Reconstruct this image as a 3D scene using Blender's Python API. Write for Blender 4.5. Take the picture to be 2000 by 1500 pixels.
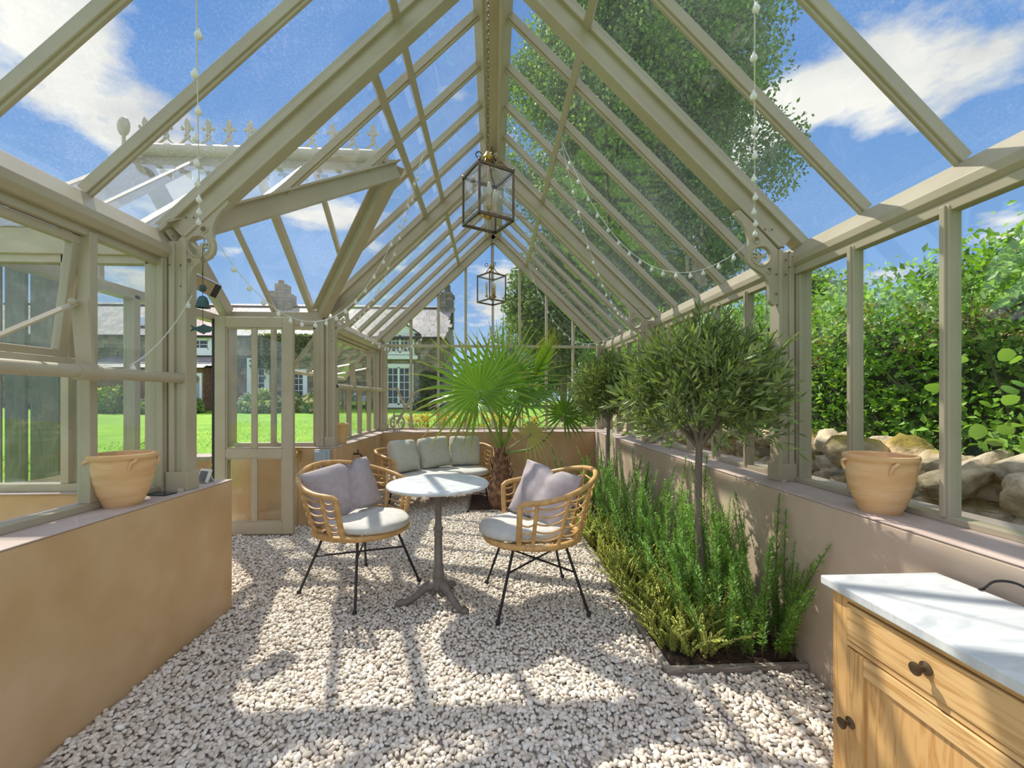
import bpy, bmesh, math, random
import numpy as np
from mathutils import Vector, Matrix, Euler

random.seed(7)
RNG = np.random.default_rng(11)
for o in list(bpy.data.objects):
    bpy.data.objects.remove(o)
scene = bpy.context.scene
COL = scene.collection

# ------------------------------------------------------------------ camera, world, sun, exposure
cam_d = bpy.data.cameras.new('camera')
cam = bpy.data.objects.new('camera', cam_d)
COL.objects.link(cam)
cam.location = (0, 0, 1.25)
cam.rotation_euler = (math.radians(90), 0, -0.0502)
cam_d.sensor_width = 36
cam_d.lens = 36 * 834.42 / 2000
cam_d.shift_x = -4.66 / 2000
cam_d.shift_y = 29.86 / 2000
cam_d.clip_start = 0.02
cam_d.clip_end = 600
scene.camera = cam

vs = scene.view_settings
vs.view_transform = 'Standard'
vs.look = 'None'
vs.gamma = 1
vs.exposure = 0.0
vs.use_curve_mapping = False
cy = scene.cycles
cy.max_bounces = 8
cy.diffuse_bounces = 3
cy.glossy_bounces = 3
cy.transmission_bounces = 4
cy.transparent_max_bounces = 32
cy.caustics_reflective = False
cy.caustics_refractive = False
cy.sample_clamp_indirect = 6
cy.use_adaptive_sampling = True
cy.adaptive_threshold = 0.02
cy.use_denoising = True

SUN_DIR = Vector((-0.41, 0.443, 0.80)).normalized()
sun_d = bpy.data.lights.new('sun', 'SUN')
sun_d.energy = 6.2
sun_d.color = (1.0, 0.94, 0.85)
sun_d.angle = math.radians(0.6)
sun = bpy.data.objects.new('sun', sun_d)
COL.objects.link(sun)
sun.rotation_euler = (-SUN_DIR).to_track_quat('-Z', 'Y').to_euler()

# added very broad fill sun that brightens the shade beyond the world sky
fill_sun_d = bpy.data.lights.new('sky_fill', 'SUN')
fill_sun_d.energy = 1.95
fill_sun_d.color = (1.0, 0.95, 0.86)
fill_sun_d.angle = math.radians(170)
fill_sun = bpy.data.objects.new('sky_fill', fill_sun_d)
COL.objects.link(fill_sun)
fill_sun.rotation_euler = (0, 0, 0)


def build_world():
    w = bpy.data.worlds.new('sky')
    scene.world = w
    w.use_nodes = True
    nt = w.node_tree
    nt.nodes.clear()
    N, L = nt.nodes.new, nt.links.new
    out = N('ShaderNodeOutputWorld')
    bg = N('ShaderNodeBackground')
    L(bg.outputs[0], out.inputs[0])
    tc = N('ShaderNodeTexCoord')
    sep = N('ShaderNodeSeparateXYZ')
    L(tc.outputs['Generated'], sep.inputs[0])

    def math_(op, a, b=None):
        m = N('ShaderNodeMath')
        m.operation = op
        for i, x in enumerate((a, b)):
            if x is None:
                continue
            if isinstance(x, (int, float)):
                m.inputs[i].default_value = x
            else:
                L(x, m.inputs[i])
        return m.outputs[0]
    z = math_('MAXIMUM', sep.outputs[2], 0.0)
    ramp = N('ShaderNodeValToRGB')
    L(z, ramp.inputs[0])
    e = ramp.color_ramp.elements
    e[0].position = 0.0
    e[0].color = (0.50, 0.68, 0.92, 1)
    e[1].position = 1.0
    e[1].color = (0.10, 0.26, 0.66, 1)
    m1 = ramp.color_ramp.elements.new(0.25)
    m1.color = (0.24, 0.45, 0.83, 1)
    m2 = ramp.color_ramp.elements.new(0.55)
    m2.color = (0.13, 0.32, 0.74, 1)
    d = math_('ADD', z, 0.16)
    px = math_('DIVIDE', sep.outputs[0], d)
    py = math_('DIVIDE', sep.outputs[1], d)
    cmb = N('ShaderNodeCombineXYZ')
    L(px, cmb.inputs[0])
    L(py, cmb.inputs[1])
    mp = N('ShaderNodeMapping')
    mp.inputs['Location'].default_value = (1.3, 5.2, 2.4)
    L(cmb.outputs[0], mp.inputs[0])
    n1 = N('ShaderNodeTexNoise')
    n1.inputs['Scale'].default_value = 1.7
    n1.inputs['Detail'].default_value = 9
    n1.inputs['Roughness'].default_value = 0.55
    n1.inputs['Distortion'].default_value = 0.1
    L(mp.outputs[0], n1.inputs['Vector'])
    cr = N('ShaderNodeValToRGB')
    L(n1.outputs[0], cr.inputs[0])
    cr.color_ramp.elements[0].position = 0.545
    cr.color_ramp.elements[0].color = (0, 0, 0, 1)
    cr.color_ramp.elements[1].position = 0.625
    cr.color_ramp.elements[1].color = (1, 1, 1, 1)
    n2 = N('ShaderNodeTexNoise')
    n2.inputs['Scale'].default_value = 2.3
    n2.inputs['Detail'].default_value = 6
    L(mp.outputs[0], n2.inputs['Vector'])
    cc = N('ShaderNodeValToRGB')
    L(n2.outputs[0], cc.inputs[0])
    cc.color_ramp.elements[0].position = 0.35
    cc.color_ramp.elements[0].color = (0.66, 0.67, 0.70, 1)
    cc.color_ramp.elements[1].position = 0.6
    cc.color_ramp.elements[1].color = (1.05, 1.02, 0.97, 1)
    mix = N('ShaderNodeMix')
    mix.data_type = 'RGBA'
    L(cr.outputs[0], mix.inputs['Factor'])
    L(ramp.outputs[0], mix.inputs['A'])
    L(cc.outputs[0], mix.inputs['B'])
    L(mix.outputs['Result'], bg.inputs[0])
    bg.inputs[1].default_value = 1.0


build_world()


# ------------------------------------------------------------------ materials
def new_mat(name):
    m = bpy.data.materials.new(name)
    m.use_nodes = True
    m.node_tree.nodes.clear()
    return m, m.node_tree.nodes.new, m.node_tree.links.new


def mat(name, c1, c2=None, scale=6.0, rough=0.6, metal=0.0, bump=0.0, bscale=None, detail=5.0, stretch=(1, 1, 1),
        lo=0.35, hi=0.65, attr=False, trans=0.0, spec=0.5, c3=None, bdist=0.01, coord='Object'):
    m, N, L = new_mat(name)
    out = N('ShaderNodeOutputMaterial')
    p = N('ShaderNodeBsdfPrincipled')
    p.inputs['Roughness'].default_value = rough
    p.inputs['Metallic'].default_value = metal
    p.inputs['Specular IOR Level'].default_value = spec
    tc = N('ShaderNodeTexCoord')
    mp = N('ShaderNodeMapping')
    mp.inputs['Scale'].default_value = stretch
    L(tc.outputs[coord], mp.inputs[0])
    colsock = None
    if c2 is not None:
        n = N('ShaderNodeTexNoise')
        n.inputs['Scale'].default_value = scale
        n.inputs['Detail'].default_value = detail
        L(mp.outputs[0], n.inputs['Vector'])
        r = N('ShaderNodeValToRGB')
        r.color_ramp.elements[0].position = lo
        r.color_ramp.elements[0].color = (*c1, 1)
        r.color_ramp.elements[1].position = hi
        r.color_ramp.elements[1].color = (*c2, 1)
        if c3 is not None:
            x = r.color_ramp.elements.new((lo + hi) / 2)
            x.color = (*c3, 1)
        L(n.outputs[0], r.inputs[0])
        colsock = r.outputs[0]
    if attr:
        a = N('ShaderNodeAttribute')
        a.attribute_name = 'col'
        if colsock is None:
            colsock = a.outputs['Color']
        else:
            mx = N('ShaderNodeMix')
            mx.data_type = 'RGBA'
            mx.blend_type = 'MULTIPLY'
            mx.inputs['Factor'].default_value = 1
            L(a.outputs['Color'], mx.inputs['A'])
            L(colsock, mx.inputs['B'])
            colsock = mx.outputs['Result']
    if colsock is None:
        p.inputs['Base Color'].default_value = (*c1, 1)
    else:
        L(colsock, p.inputs['Base Color'])
    if bump > 0:
        nb = N('ShaderNodeTexNoise')
        nb.inputs['Scale'].default_value = bscale or scale * 4
        nb.inputs['Detail'].default_value = 6
        L(mp.outputs[0], nb.inputs['Vector'])
        b = N('ShaderNodeBump')
        b.inputs['Strength'].default_value = bump
        b.inputs['Distance'].default_value = bdist
        L(nb.outputs[0], b.inputs['Height'])
        L(b.outputs[0], p.inputs['Normal'])
    if trans > 0:
        t = N('ShaderNodeBsdfTranslucent')
        if colsock is None:
            t.inputs[0].default_value = (*c1, 1)
        else:
            g = N('ShaderNodeMix')
            g.data_type = 'RGBA'
            g.blend_type = 'MULTIPLY'
            g.inputs['Factor'].default_value = 1
            L(colsock, g.inputs['A'])
            g.inputs['B'].default_value = (1.25, 1.25, 0.5, 1)
            L(g.outputs['Result'], t.inputs[0])
        ms = N('ShaderNodeMixShader')
        ms.inputs[0].default_value = trans
        L(p.outputs[0], ms.inputs[1])
        L(t.outputs[0], ms.inputs[2])
        L(ms.outputs[0], out.inputs[0])
    else:
        L(p.outputs[0], out.inputs[0])
    return m


def glass(name, tint=(0.97, 0.985, 0.975), dust=0.02, streak=0.05, dscale=25.0):
    """thin glazing: fresnel mirror over clear transmission, with a film of dust"""
    m, N, L = new_mat(name)
    out = N('ShaderNodeOutputMaterial')
    tr = N('ShaderNodeBsdfTransparent')
    tr.inputs[0].default_value = (*tint, 1)
    gl = N('ShaderNodeBsdfGlossy')
    gl.inputs['Roughness'].default_value = 0.02
    fr = N('ShaderNodeFresnel')
    geo = N('ShaderNodeNewGeometry')
    ir = N('ShaderNodeMapRange')
    ir.inputs['To Min'].default_value = 1.42
    ir.inputs['To Max'].default_value = 1 / 1.42
    L(geo.outputs['Backfacing'], ir.inputs['Value'])
    L(ir.outputs[0], fr.inputs['IOR'])
    ms = N('ShaderNodeMixShader')
    L(fr.outputs[0], ms.inputs[0])
    L(tr.outputs[0], ms.inputs[1])
    L(gl.outputs[0], ms.inputs[2])
    if dust > 0 or streak > 0:
        tc = N('ShaderNodeTexCoord')
        mp = N('ShaderNodeMapping')
        mp.inputs['Scale'].default_value = (1, 1, 1)
        L(tc.outputs['Object'], mp.inputs[0])
        n = N('ShaderNodeTexNoise')
        n.inputs['Scale'].default_value = dscale
        n.inputs['Detail'].default_value = 8
        n.inputs['Roughness'].default_value = 0.7
        L(mp.outputs[0], n.inputs['Vector'])
        n2 = N('ShaderNodeTexNoise')
        n2.inputs['Scale'].default_value = 1.7
        n2.inputs['Detail'].default_value = 3
        L(mp.outputs[0], n2.inputs['Vector'])
        r = N('ShaderNodeMapRange')
        r.inputs['From Min'].default_value = 0.5
        r.inputs['From Max'].default_value = 0.78
        r.inputs['To Min'].default_value = dust
        r.inputs['To Max'].default_value = dust + streak
        L(n.outputs[0], r.inputs['Value'])
        mu = N('ShaderNodeMath')
        mu.operation = 'MULTIPLY'
        L(r.outputs[0], mu.inputs[0])
        r2 = N('ShaderNodeMapRange')
        r2.inputs['From Min'].default_value = 0.35
        r2.inputs['From Max'].default_value = 0.7
        r2.inputs['To Min'].default_value = 0.5
        r2.inputs['To Max'].default_value = 1.6
        L(n2.outputs[0], r2.inputs['Value'])
        L(r2.outputs[0], mu.inputs[1])
        tl = N('ShaderNodeBsdfTranslucent')
        tl.inputs[0].default_value = (0.9, 0.92, 0.9, 1)
        m2 = N('ShaderNodeMixShader')
        L(mu.outputs[0], m2.inputs[0])
        L(ms.outputs[0], m2.inputs[1])
        L(tl.outputs[0], m2.inputs[2])
        L(m2.outputs[0], out.inputs[0])
    else:
        L(ms.outputs[0], out.inputs[0])
    return m


def marble_mat():
    m, N, L = new_mat('white_marble')
    out = N('ShaderNodeOutputMaterial')
    p = N('ShaderNodeBsdfPrincipled')
    p.inputs['Roughness'].default_value = 0.35
    tc = N('ShaderNodeTexCoord')
    mp = N('ShaderNodeMapping')
    mp.inputs['Rotation'].default_value = (0, 0, 0.6)
    mp.inputs['Scale'].default_value = (1, 3, 1)
    L(tc.outputs['Object'], mp.inputs[0])
    n = N('ShaderNodeTexNoise')
    n.inputs['Scale'].default_value = 5
    n.inputs['Detail'].default_value = 9
    n.inputs['Roughness'].default_value = 0.65
    n.inputs['Distortion'].default_value = 1.2
    L(mp.outputs[0], n.inputs['Vector'])
    r = N('ShaderNodeValToRGB')
    r.color_ramp.elements[0].position = 0.3
    r.color_ramp.elements[0].color = (0.45, 0.465, 0.48, 1)
    r.color_ramp.elements[1].position = 0.62
    r.color_ramp.elements[1].color = (0.68, 0.68, 0.66, 1)
    L(n.outputs[0], r.inputs[0])
    L(r.outputs[0], p.inputs['Base Color'])
    L(p.outputs[0], out.inputs[0])
    return m


def wood_mat(name, c1, c2, axis='Z', scale=22.0, rough=0.5, knots=True):
    m, N, L = new_mat(name)
    out = N('ShaderNodeOutputMaterial')
    p = N('ShaderNodeBsdfPrincipled')
    p.inputs['Roughness'].default_value = rough
    tc = N('ShaderNodeTexCoord')
    mp = N('ShaderNodeMapping')
    s = {'X': (0.08, 1, 1), 'Y': (1, 0.08, 1), 'Z': (1, 1, 0.08)}[axis]
    mp.inputs['Scale'].default_value = s
    L(tc.outputs['Object'], mp.inputs[0])
    n = N('ShaderNodeTexNoise')
    n.inputs['Scale'].default_value = scale
    n.inputs['Detail'].default_value = 5
    n.inputs['Distortion'].default_value = 1.6
    L(mp.outputs[0], n.inputs['Vector'])
    mul = N('ShaderNodeMath')
    mul.operation = 'MULTIPLY'
    mul.inputs[1].default_value = 5.0
    L(n.outputs[0], mul.inputs[0])
    fr = N('ShaderNodeMath')
    fr.operation = 'PINGPONG'
    fr.inputs[1].default_value = 0.5
    L(mul.outputs[0], fr.inputs[0])
    r = N('ShaderNodeValToRGB')
    r.color_ramp.elements[0].position = 0.0
    r.color_ramp.elements[0].color = (*c1, 1)
    r.color_ramp.elements[1].position = 0.33
    r.color_ramp.elements[1].color = (*c2, 1)
    L(fr.outputs[0], r.inputs[0])
    L(r.outputs[0], p.inputs['Base Color'])
    b = N('ShaderNodeBump')
    b.inputs['Strength'].default_value = 0.08
    L(fr.outputs[0], b.inputs['Height'])
    L(b.outputs[0], p.inputs['Normal'])
    L(p.outputs[0], out.inputs[0])
    return m


PAINT = mat('sage_beige_paint', (0.43, 0.36, 0.25), (0.47, 0.405, 0.29), scale=5, rough=0.42, bump=0.02, bscale=60)
PLASTER = mat('brown_limewash_plaster', (0.53, 0.33, 0.155), (0.64, 0.435, 0.25), scale=2.6, rough=0.9, bump=0.12, bscale=45, c3=(0.58, 0.38, 0.195), detail=8)
PLASTERR = mat('lit_limewash_plaster', (0.49, 0.355, 0.245), (0.60, 0.465, 0.35), scale=2.4, rough=0.9, bump=0.12, bscale=45, c3=(0.545, 0.41, 0.295), detail=8)  # same plaster as the left wall, its light put into a greyer colour
SILLP = mat('pinkish_sill_plaster', (0.46, 0.355, 0.30), (0.55, 0.44, 0.38), scale=7, rough=0.8, bump=0.06, bscale=50)
GROOF = glass('dusty_roof_glass', dust=0.014, streak=0.07, dscale=110)
GWALL = glass('window_glass', dust=0.004, streak=0.025, dscale=18)
GCLEAR = glass('lantern_glass', tint=(0.96, 0.97, 0.97), dust=0.0, streak=0.0)
PEB = mat('gravel_stone', (0.9, 0.9, 0.9), (1, 1, 1), scale=60, rough=0.85, attr=True, spec=0.25)
GRAVELBED = mat('fine_gravel_bed', (0.30, 0.26, 0.21), (0.58, 0.52, 0.44), scale=90, rough=0.95, bump=0.6, bscale=120)
SOIL = mat('dark_soil', (0.045, 0.026, 0.017), (0.13, 0.075, 0.048), scale=40, rough=0.95, bump=1.0, bscale=70, bdist=0.02)
EDGEWOOD = wood_mat('grey_weathered_wood', (0.17, 0.14, 0.11), (0.36, 0.31, 0.26), 'Y', 40, 0.85)
EDGEWOODX = wood_mat('grey_weathered_wood_across', (0.17, 0.14, 0.11), (0.36, 0.31, 0.26), 'X', 40, 0.85)
RATTAN = mat('honey_rattan', (0.48, 0.26, 0.085), (0.64, 0.39, 0.15), scale=24, rough=0.42, bump=0.35, bscale=160, bdist=0.004)
BLACK = mat('black_metal', (0.018, 0.015, 0.016), rough=0.45)
CUSH = mat('pale_grey_cushion_fabric', (0.54, 0.52, 0.475), (0.60, 0.58, 0.54), scale=30, rough=0.9, bump=0.12, bscale=250)
CUSHG = mat('sage_grey_cushion_fabric', (0.50, 0.49, 0.42), (0.56, 0.55, 0.475), scale=30, rough=0.9, bump=0.12, bscale=250)
MAUVE = mat('mauve_grey_pillow_fabric', (0.37, 0.31, 0.315), (0.42, 0.36, 0.365), scale=30, rough=0.9, bump=0.12, bscale=300)
MARBLE = marble_mat()
IRON = mat('cast_iron', (0.15, 0.125, 0.105), (0.215, 0.185, 0.16), scale=18, rough=0.6, bump=0.15, bscale=90, metal=0.2)
BRASS = mat('aged_brass', (0.38, 0.24, 0.07), (0.55, 0.36, 0.11), scale=30, rough=0.35, metal=0.9)
BRONZE = mat('antique_bronze', (0.085, 0.055, 0.033), (0.15, 0.10, 0.055), scale=30, rough=0.4, metal=0.7)
TERRA = mat('terracotta', (0.68, 0.39, 0.17), (0.80, 0.53, 0.29), scale=5, rough=0.85, bump=0.15, bscale=40, stretch=(1, 1, 6), c3=(0.75, 0.46, 0.225))
GLAZED = mat('glazed_yellow_pot', (0.62, 0.38, 0.14), (0.70, 0.47, 0.22), scale=6, rough=0.3)
PINEV = wood_mat('honey_pine_upright', (0.50, 0.25, 0.075), (0.65, 0.38, 0.145), 'Z', 16)
PINEH = wood_mat('honey_pine_across', (0.50, 0.26, 0.08), (0.70, 0.44, 0.19), 'Y', 16)
LEAF = mat('leaf', (1, 1, 1), rough=0.45, attr=True, trans=0.38, spec=0.4)
LEAFG = mat('waxy_leaf', (1, 1, 1), rough=0.32, attr=True, trans=0.22, spec=0.5)
BARK = mat('grey_bark', (0.13, 0.10, 0.075), (0.24, 0.195, 0.15), scale=14, rough=0.9, bump=0.6, bscale=50, stretch=(1, 1, 0.25))
PALMBARK = mat('palm_fibre', (0.14, 0.06, 0.035), (0.36, 0.22, 0.12), scale=20, rough=0.9, bump=0.5, bscale=60, c3=(0.23, 0.115, 0.065))
STONE = mat('field_stone', (0.62, 0.60, 0.58), (1.15, 1.1, 1.02), scale=14, rough=0.9, attr=True, bump=0.6, bscale=34, bdist=0.02, detail=9)
MOSS = mat('moss', (0.24, 0.19, 0.03), (0.40, 0.31, 0.05), scale=40, rough=1.0, bump=0.9, bscale=120)
HSTONE = mat('rubble_masonry', (0.7, 0.7, 0.7), (1.1, 1.1, 1.1), scale=3, rough=0.95, attr=True)
MORTAR = mat('lime_mortar', (0.21, 0.18, 0.14), (0.27, 0.23, 0.18), scale=4, rough=0.95)
SLATE = mat('roof_slate', (0.8, 0.8, 0.8), (1.1, 1.1, 1.1), scale=2, rough=0.6, attr=True)
WHITE = mat('white_paint', (0.78, 0.79, 0.78), rough=0.5)
DARKPANE = mat('dark_window_pane', (0.035, 0.045, 0.055), rough=0.08)
LAWN = mat('mown_lawn', (0.13, 0.29, 0.008), (0.22, 0.40, 0.015), scale=1.1, rough=0.9, bump=0.5, bscale=60, detail=10, lo=0.3, hi=0.7)
TIMBER = wood_mat('weathered_timber', (0.10, 0.093, 0.07), (0.145, 0.135, 0.10), 'Z', 9, 0.85)
MOSSYT = mat('mossy_tiles', (0.14, 0.15, 0.085), (0.30, 0.31, 0.20), scale=14, rough=0.95, bump=0.8, bscale=40)
PATINA = mat('green_patina_bronze', (0.035, 0.075, 0.075), (0.07, 0.14, 0.135), scale=30, rough=0.6, metal=0.3)
GREYPLASTIC = mat('grey_plastic', (0.36, 0.42, 0.45), rough=0.5)
WHITEPLASTIC = mat('white_plastic', (0.75, 0.74, 0.68), rough=0.35)
SCREEN = mat('dark_screen', (0.02, 0.028, 0.028), rough=0.15)
WIREW = mat('white_wire', (0.72, 0.70, 0.64), rough=0.5)
BULB = mat('frosted_bulb', (0.78, 0.76, 0.70), rough=0.25)
CANDLE = mat('clear_candle_bulb', (0.75, 0.70, 0.58), rough=0.1, trans=0.5)
STEELW = mat('pale_steel', (0.55, 0.52, 0.44), rough=0.4, metal=0.2)
GRILLE = mat('tan_grille', (0.48, 0.38, 0.24), rough=0.4, metal=0.4)
REDBRICK = mat('red_stone', (0.20, 0.10, 0.065), (0.30, 0.16, 0.11), scale=6, rough=0.9)
PAVE = mat('paving_stone', (0.30, 0.25, 0.20), (0.42, 0.36, 0.30), scale=5, rough=0.9, bump=0.3)


# ------------------------------------------------------------------ mesh helpers
class MB:
    def __init__(s):
        s.v, s.f = [], []

    def add(s, vs_, fs_, M=None):
        b = len(s.v)
        if M is not None:
            vs_ = [M @ Vector(q) for q in vs_]
        s.v += [tuple(q) for q in vs_]
        s.f += [tuple(i + b for i in f) for f in fs_]
        return s

    def box(s, c, d, R=None):
        x, y, z = d[0] / 2, d[1] / 2, d[2] / 2
        P = [Vector(q) for q in ((-x, -y, -z), (x, -y, -z), (x, y, -z), (-x, y, -z), (-x, -y, z), (x, -y, z), (x, y, z), (-x, y, z))]
        if R is not None:
            P = [R @ q for q in P]
        C = Vector(c)
        return s.add([q + C for q in P], [(0, 3, 2, 1), (4, 5, 6, 7), (0, 1, 5, 4), (1, 2, 6, 5), (2, 3, 7, 6), (3, 0, 4, 7)])

    def b2(s, x0, x1, y0, y1, z0, z1):
        return s.box(((x0 + x1) / 2, (y0 + y1) / 2, (z0 + z1) / 2), (abs(x1 - x0), abs(y1 - y0), abs(z1 - z0)))

    def bar(s, a, b, w, h, up=(0, 0, 1), lift=0.0):
        """box from a to b; w across, h along the up side; lift moves it along up"""
        a, b = Vector(a), Vector(b)
        t = (b - a)
        l = t.length
        t.normalize()
        u = Vector(up)
        u = (u - t * u.dot(t)).normalized()
        sd = t.cross(u)
        R = Matrix((sd, t, u)).transposed()
        return s.box((a + b) / 2 + u * lift, (w, l, h), R)

    def tube(s, pts, r, n=8, closed=False, cap=True):
        pts = [Vector(p) for p in pts]
        m = len(pts)
        rs = r if isinstance(r, (list, tuple)) else [r] * m
        base = len(s.v)
        ref = None
        for i, p in enumerate(pts):
            if closed:
                t = pts[(i + 1) % m] - pts[i - 1]
            else:
                t = pts[min(i + 1, m - 1)] - pts[max(i - 1, 0)]
            if t.length < 1e-9:
                t = Vector((0, 0, 1))
            t.normalize()
            if ref is None:
                ref = Vector((0, 0, 1)) if abs(t.z) < 0.9 else Vector((1, 0, 0))
            u = (ref - t * ref.dot(t))
            if u.length < 1e-6:
                u = t.orthogonal()
            u.normalize()
            ref = u
            w = t.cross(u)
            for k in range(n):
                a = 2 * math.pi * k / n
                s.v.append(tuple(p + (u * math.cos(a) + w * math.sin(a)) * rs[i]))
        for i in range(m if closed else m - 1):
            for k in range(n):
                i2 = (i + 1) % m
                s.f.append((base + i * n + k, base + i * n + (k + 1) % n, base + i2 * n + (k + 1) % n, base + i2 * n + k))
        if cap and not closed:
            s.f.append(tuple(base + k for k in reversed(range(n))))
            s.f.append(tuple(base + (m - 1) * n + k for k in range(n)))
        return s

    def lathe(s, prof, n=24, c=(0, 0, 0), closed=False):
        base = len(s.v)
        C = Vector(c)
        m = len(prof)
        for r, z in prof:
            for k in range(n):
                a = 2 * math.pi * k / n
                s.v.append((C.x + max(r, 1e-4) * math.cos(a), C.y + max(r, 1e-4) * math.sin(a), C.z + z))
        for i in range(m if closed else m - 1):
            for k in range(n):
                i2 = (i + 1) % m
                s.f.append((base + i * n + k, base + i * n + (k + 1) % n, base + i2 * n + (k + 1) % n, base + i2 * n + k))
        if not closed:
            s.f.append(tuple(base + k for k in reversed(range(n))))
            s.f.append(tuple(base + (m - 1) * n + k for k in range(n)))
        return s

    def prism(s, poly, n, th):
        """polygon (3D points, counter-clockwise about n) thickened by th, centred"""
        n = Vector(n).normalized() * (th / 2)
        P = [Vector(p) for p in poly]
        k = len(P)
        fs_ = [tuple(reversed(range(k))), tuple(range(k, 2 * k))]
        fs_ += [(i, (i + 1) % k, k + (i + 1) % k, k + i) for i in range(k)]
        return s.add([p - n for p in P] + [p + n for p in P], fs_)

    def ball(s, c, r, n=8, m=6):
        sx = r if isinstance(r, (list, tuple)) else (r, r, r)
        V = [(c[0], c[1], c[2] - sx[2])]
        for i in range(1, m):
            t = math.pi * i / m
            for k in range(n):
                a = 2 * math.pi * k / n
                V.append((c[0] + sx[0] * math.sin(t) * math.cos(a), c[1] + sx[1] * math.sin(t) * math.sin(a), c[2] - sx[2] * math.cos(t)))
        V.append((c[0], c[1], c[2] + sx[2]))
        F = [(0, 1 + (k + 1) % n, 1 + k) for k in range(n)]
        for i in range(m - 2):
            for k in range(n):
                a, b = 1 + i * n + k, 1 + i * n + (k + 1) % n
                F.append((a, b, b + n, a + n))
        l = len(V) - 1
        F += [(l, l - n + k, l - n + (k + 1) % n) for k in range(n)]
        return s.add(V, F)

    def mesh(s, name):
        me = bpy.data.meshes.new(name)
        me.from_pydata(s.v, [], s.f)
        me.update()
        return me

    def build(s, name, m, parent=None, smooth=False, bevel=0.0, seg=2):
        me = s.mesh(name)
        return put(name, me, m, parent, smooth, bevel, seg)


def put(name, me, m=None, parent=None, smooth=False, bevel=0.0, seg=2):
    o = bpy.data.objects.new(name, me)
    COL.objects.link(o)
    if m is not None and len(me.materials) == 0:
        me.materials.append(m)
    if smooth:
        me.polygons.foreach_set('use_smooth', [True] * len(me.polygons))
        me.set_sharp_from_angle(angle=math.radians(45))
    if bevel > 0:
        b = o.modifiers.new('bevel', 'BEVEL')
        b.width = bevel
        b.segments = seg
        b.limit_method = 'ANGLE'
    if parent is not None:
        o.parent = parent
    return o


def mesh_np(name, V, F, col=None, smooth=False):
    V = np.ascontiguousarray(V, dtype=np.float32)
    F = np.ascontiguousarray(F, dtype=np.int32)
    me = bpy.data.meshes.new(name)
    me.vertices.add(len(V))
    me.vertices.foreach_set('co', V.ravel())
    n, k = F.shape
    me.loops.add(n * k)
    me.loops.foreach_set('vertex_index', F.ravel())
    me.polygons.add(n)
    me.polygons.foreach_set('loop_start', np.arange(n, dtype=np.int32) * k)
    me.update(calc_edges=True)
    if smooth:
        me.polygons.foreach_set('use_smooth', np.ones(n, dtype=bool))
    if col is not None:
        setcol(me, col)
    return me


def setcol(me, col):
    col = np.asarray(col, dtype=np.float32)
    a = me.color_attributes.new('col', 'FLOAT_COLOR', 'POINT')
    if col.ndim == 1:
        col = np.repeat(col[None, :], len(me.vertices), 0)
    c4 = np.ones((len(col), 4), dtype=np.float32)
    c4[:, :3] = col
    a.data.foreach_set('color', c4.ravel())


def empty(name, loc=(0, 0, 0), rz=0.0):
    o = bpy.data.objects.new(name, None)
    o.empty_display_size = 0.1
    COL.objects.link(o)
    o.location = loc
    o.rotation_euler = (0, 0, rz)
    return o


def tag(o, label=None, cat=None, group=None, kind=None):
    if label:
        o['label'] = label
    if cat:
        o['category'] = cat
    if group:
        o['group'] = group
    if kind:
        o['kind'] = kind
    return o


def thing(name, label, cat, loc=(0, 0, 0), rz=0.0, group=None, kind=None):
    return tag(empty(name, loc, rz), label, cat, group, kind)


def copy_tree(o, parent=None):
    c = o.copy()
    COL.objects.link(c)
    if parent is not None:
        c.parent = parent
    for ch in [x for x in o.children]:
        copy_tree(ch, c)
    return c


def share(name, me, parent, M=None):
    o = bpy.data.objects.new(name, me)
    COL.objects.link(o)
    o.parent = parent
    if M is not None:
        o.matrix_local = M
    return o


def ico(sub):
    bm = bmesh.new()
    bmesh.ops.create_icosphere(bm, subdivisions=sub, radius=1)
    bm.verts.ensure_lookup_table()
    V = np.array([v.co[:] for v in bm.verts])
    F = np.array([[v.index for v in f.verts] for f in bm.faces])
    bm.free()
    return V, F


def rand_rot(n, tilt=math.pi):
    a = RNG.uniform(0, 2 * np.pi, n)
    b = RNG.uniform(-tilt, tilt, n)
    c = RNG.uniform(-tilt, tilt, n)
    ca, sa, cb, sb, cc, sc = np.cos(a), np.sin(a), np.cos(b), np.sin(b), np.cos(c), np.sin(c)
    Z = np.zeros(n)
    O = np.ones(n)
    Rz = np.stack([ca, -sa, Z, sa, ca, Z, Z, Z, O], -1).reshape(n, 3, 3)
    Rx = np.stack([O, Z, Z, Z, cb, -sb, Z, sb, cb], -1).reshape(n, 3, 3)
    Ry = np.stack([cc, Z, sc, Z, O, Z, -sc, Z, cc], -1).reshape(n, 3, 3)
    return Rz @ Rx @ Ry


def blob_verts(base, n, jitter):
    """n jittered copies of a base ball (n, k, 3)"""
    V = np.repeat(base[None], n, 0)
    for _ in range(3):
        ax = RNG.normal(size=(n, 1, 3))
        ax /= np.linalg.norm(ax, axis=2, keepdims=True)
        d = np.sum(V * ax, 2, keepdims=True)
        cut = RNG.uniform(0.45, 0.8, (n, 1, 1))
        V = V - ax * np.maximum(d - cut, 0) * 0.75
    return V * (1 + RNG.normal(scale=jitter, size=(n, V.shape[1], 1)))


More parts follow.
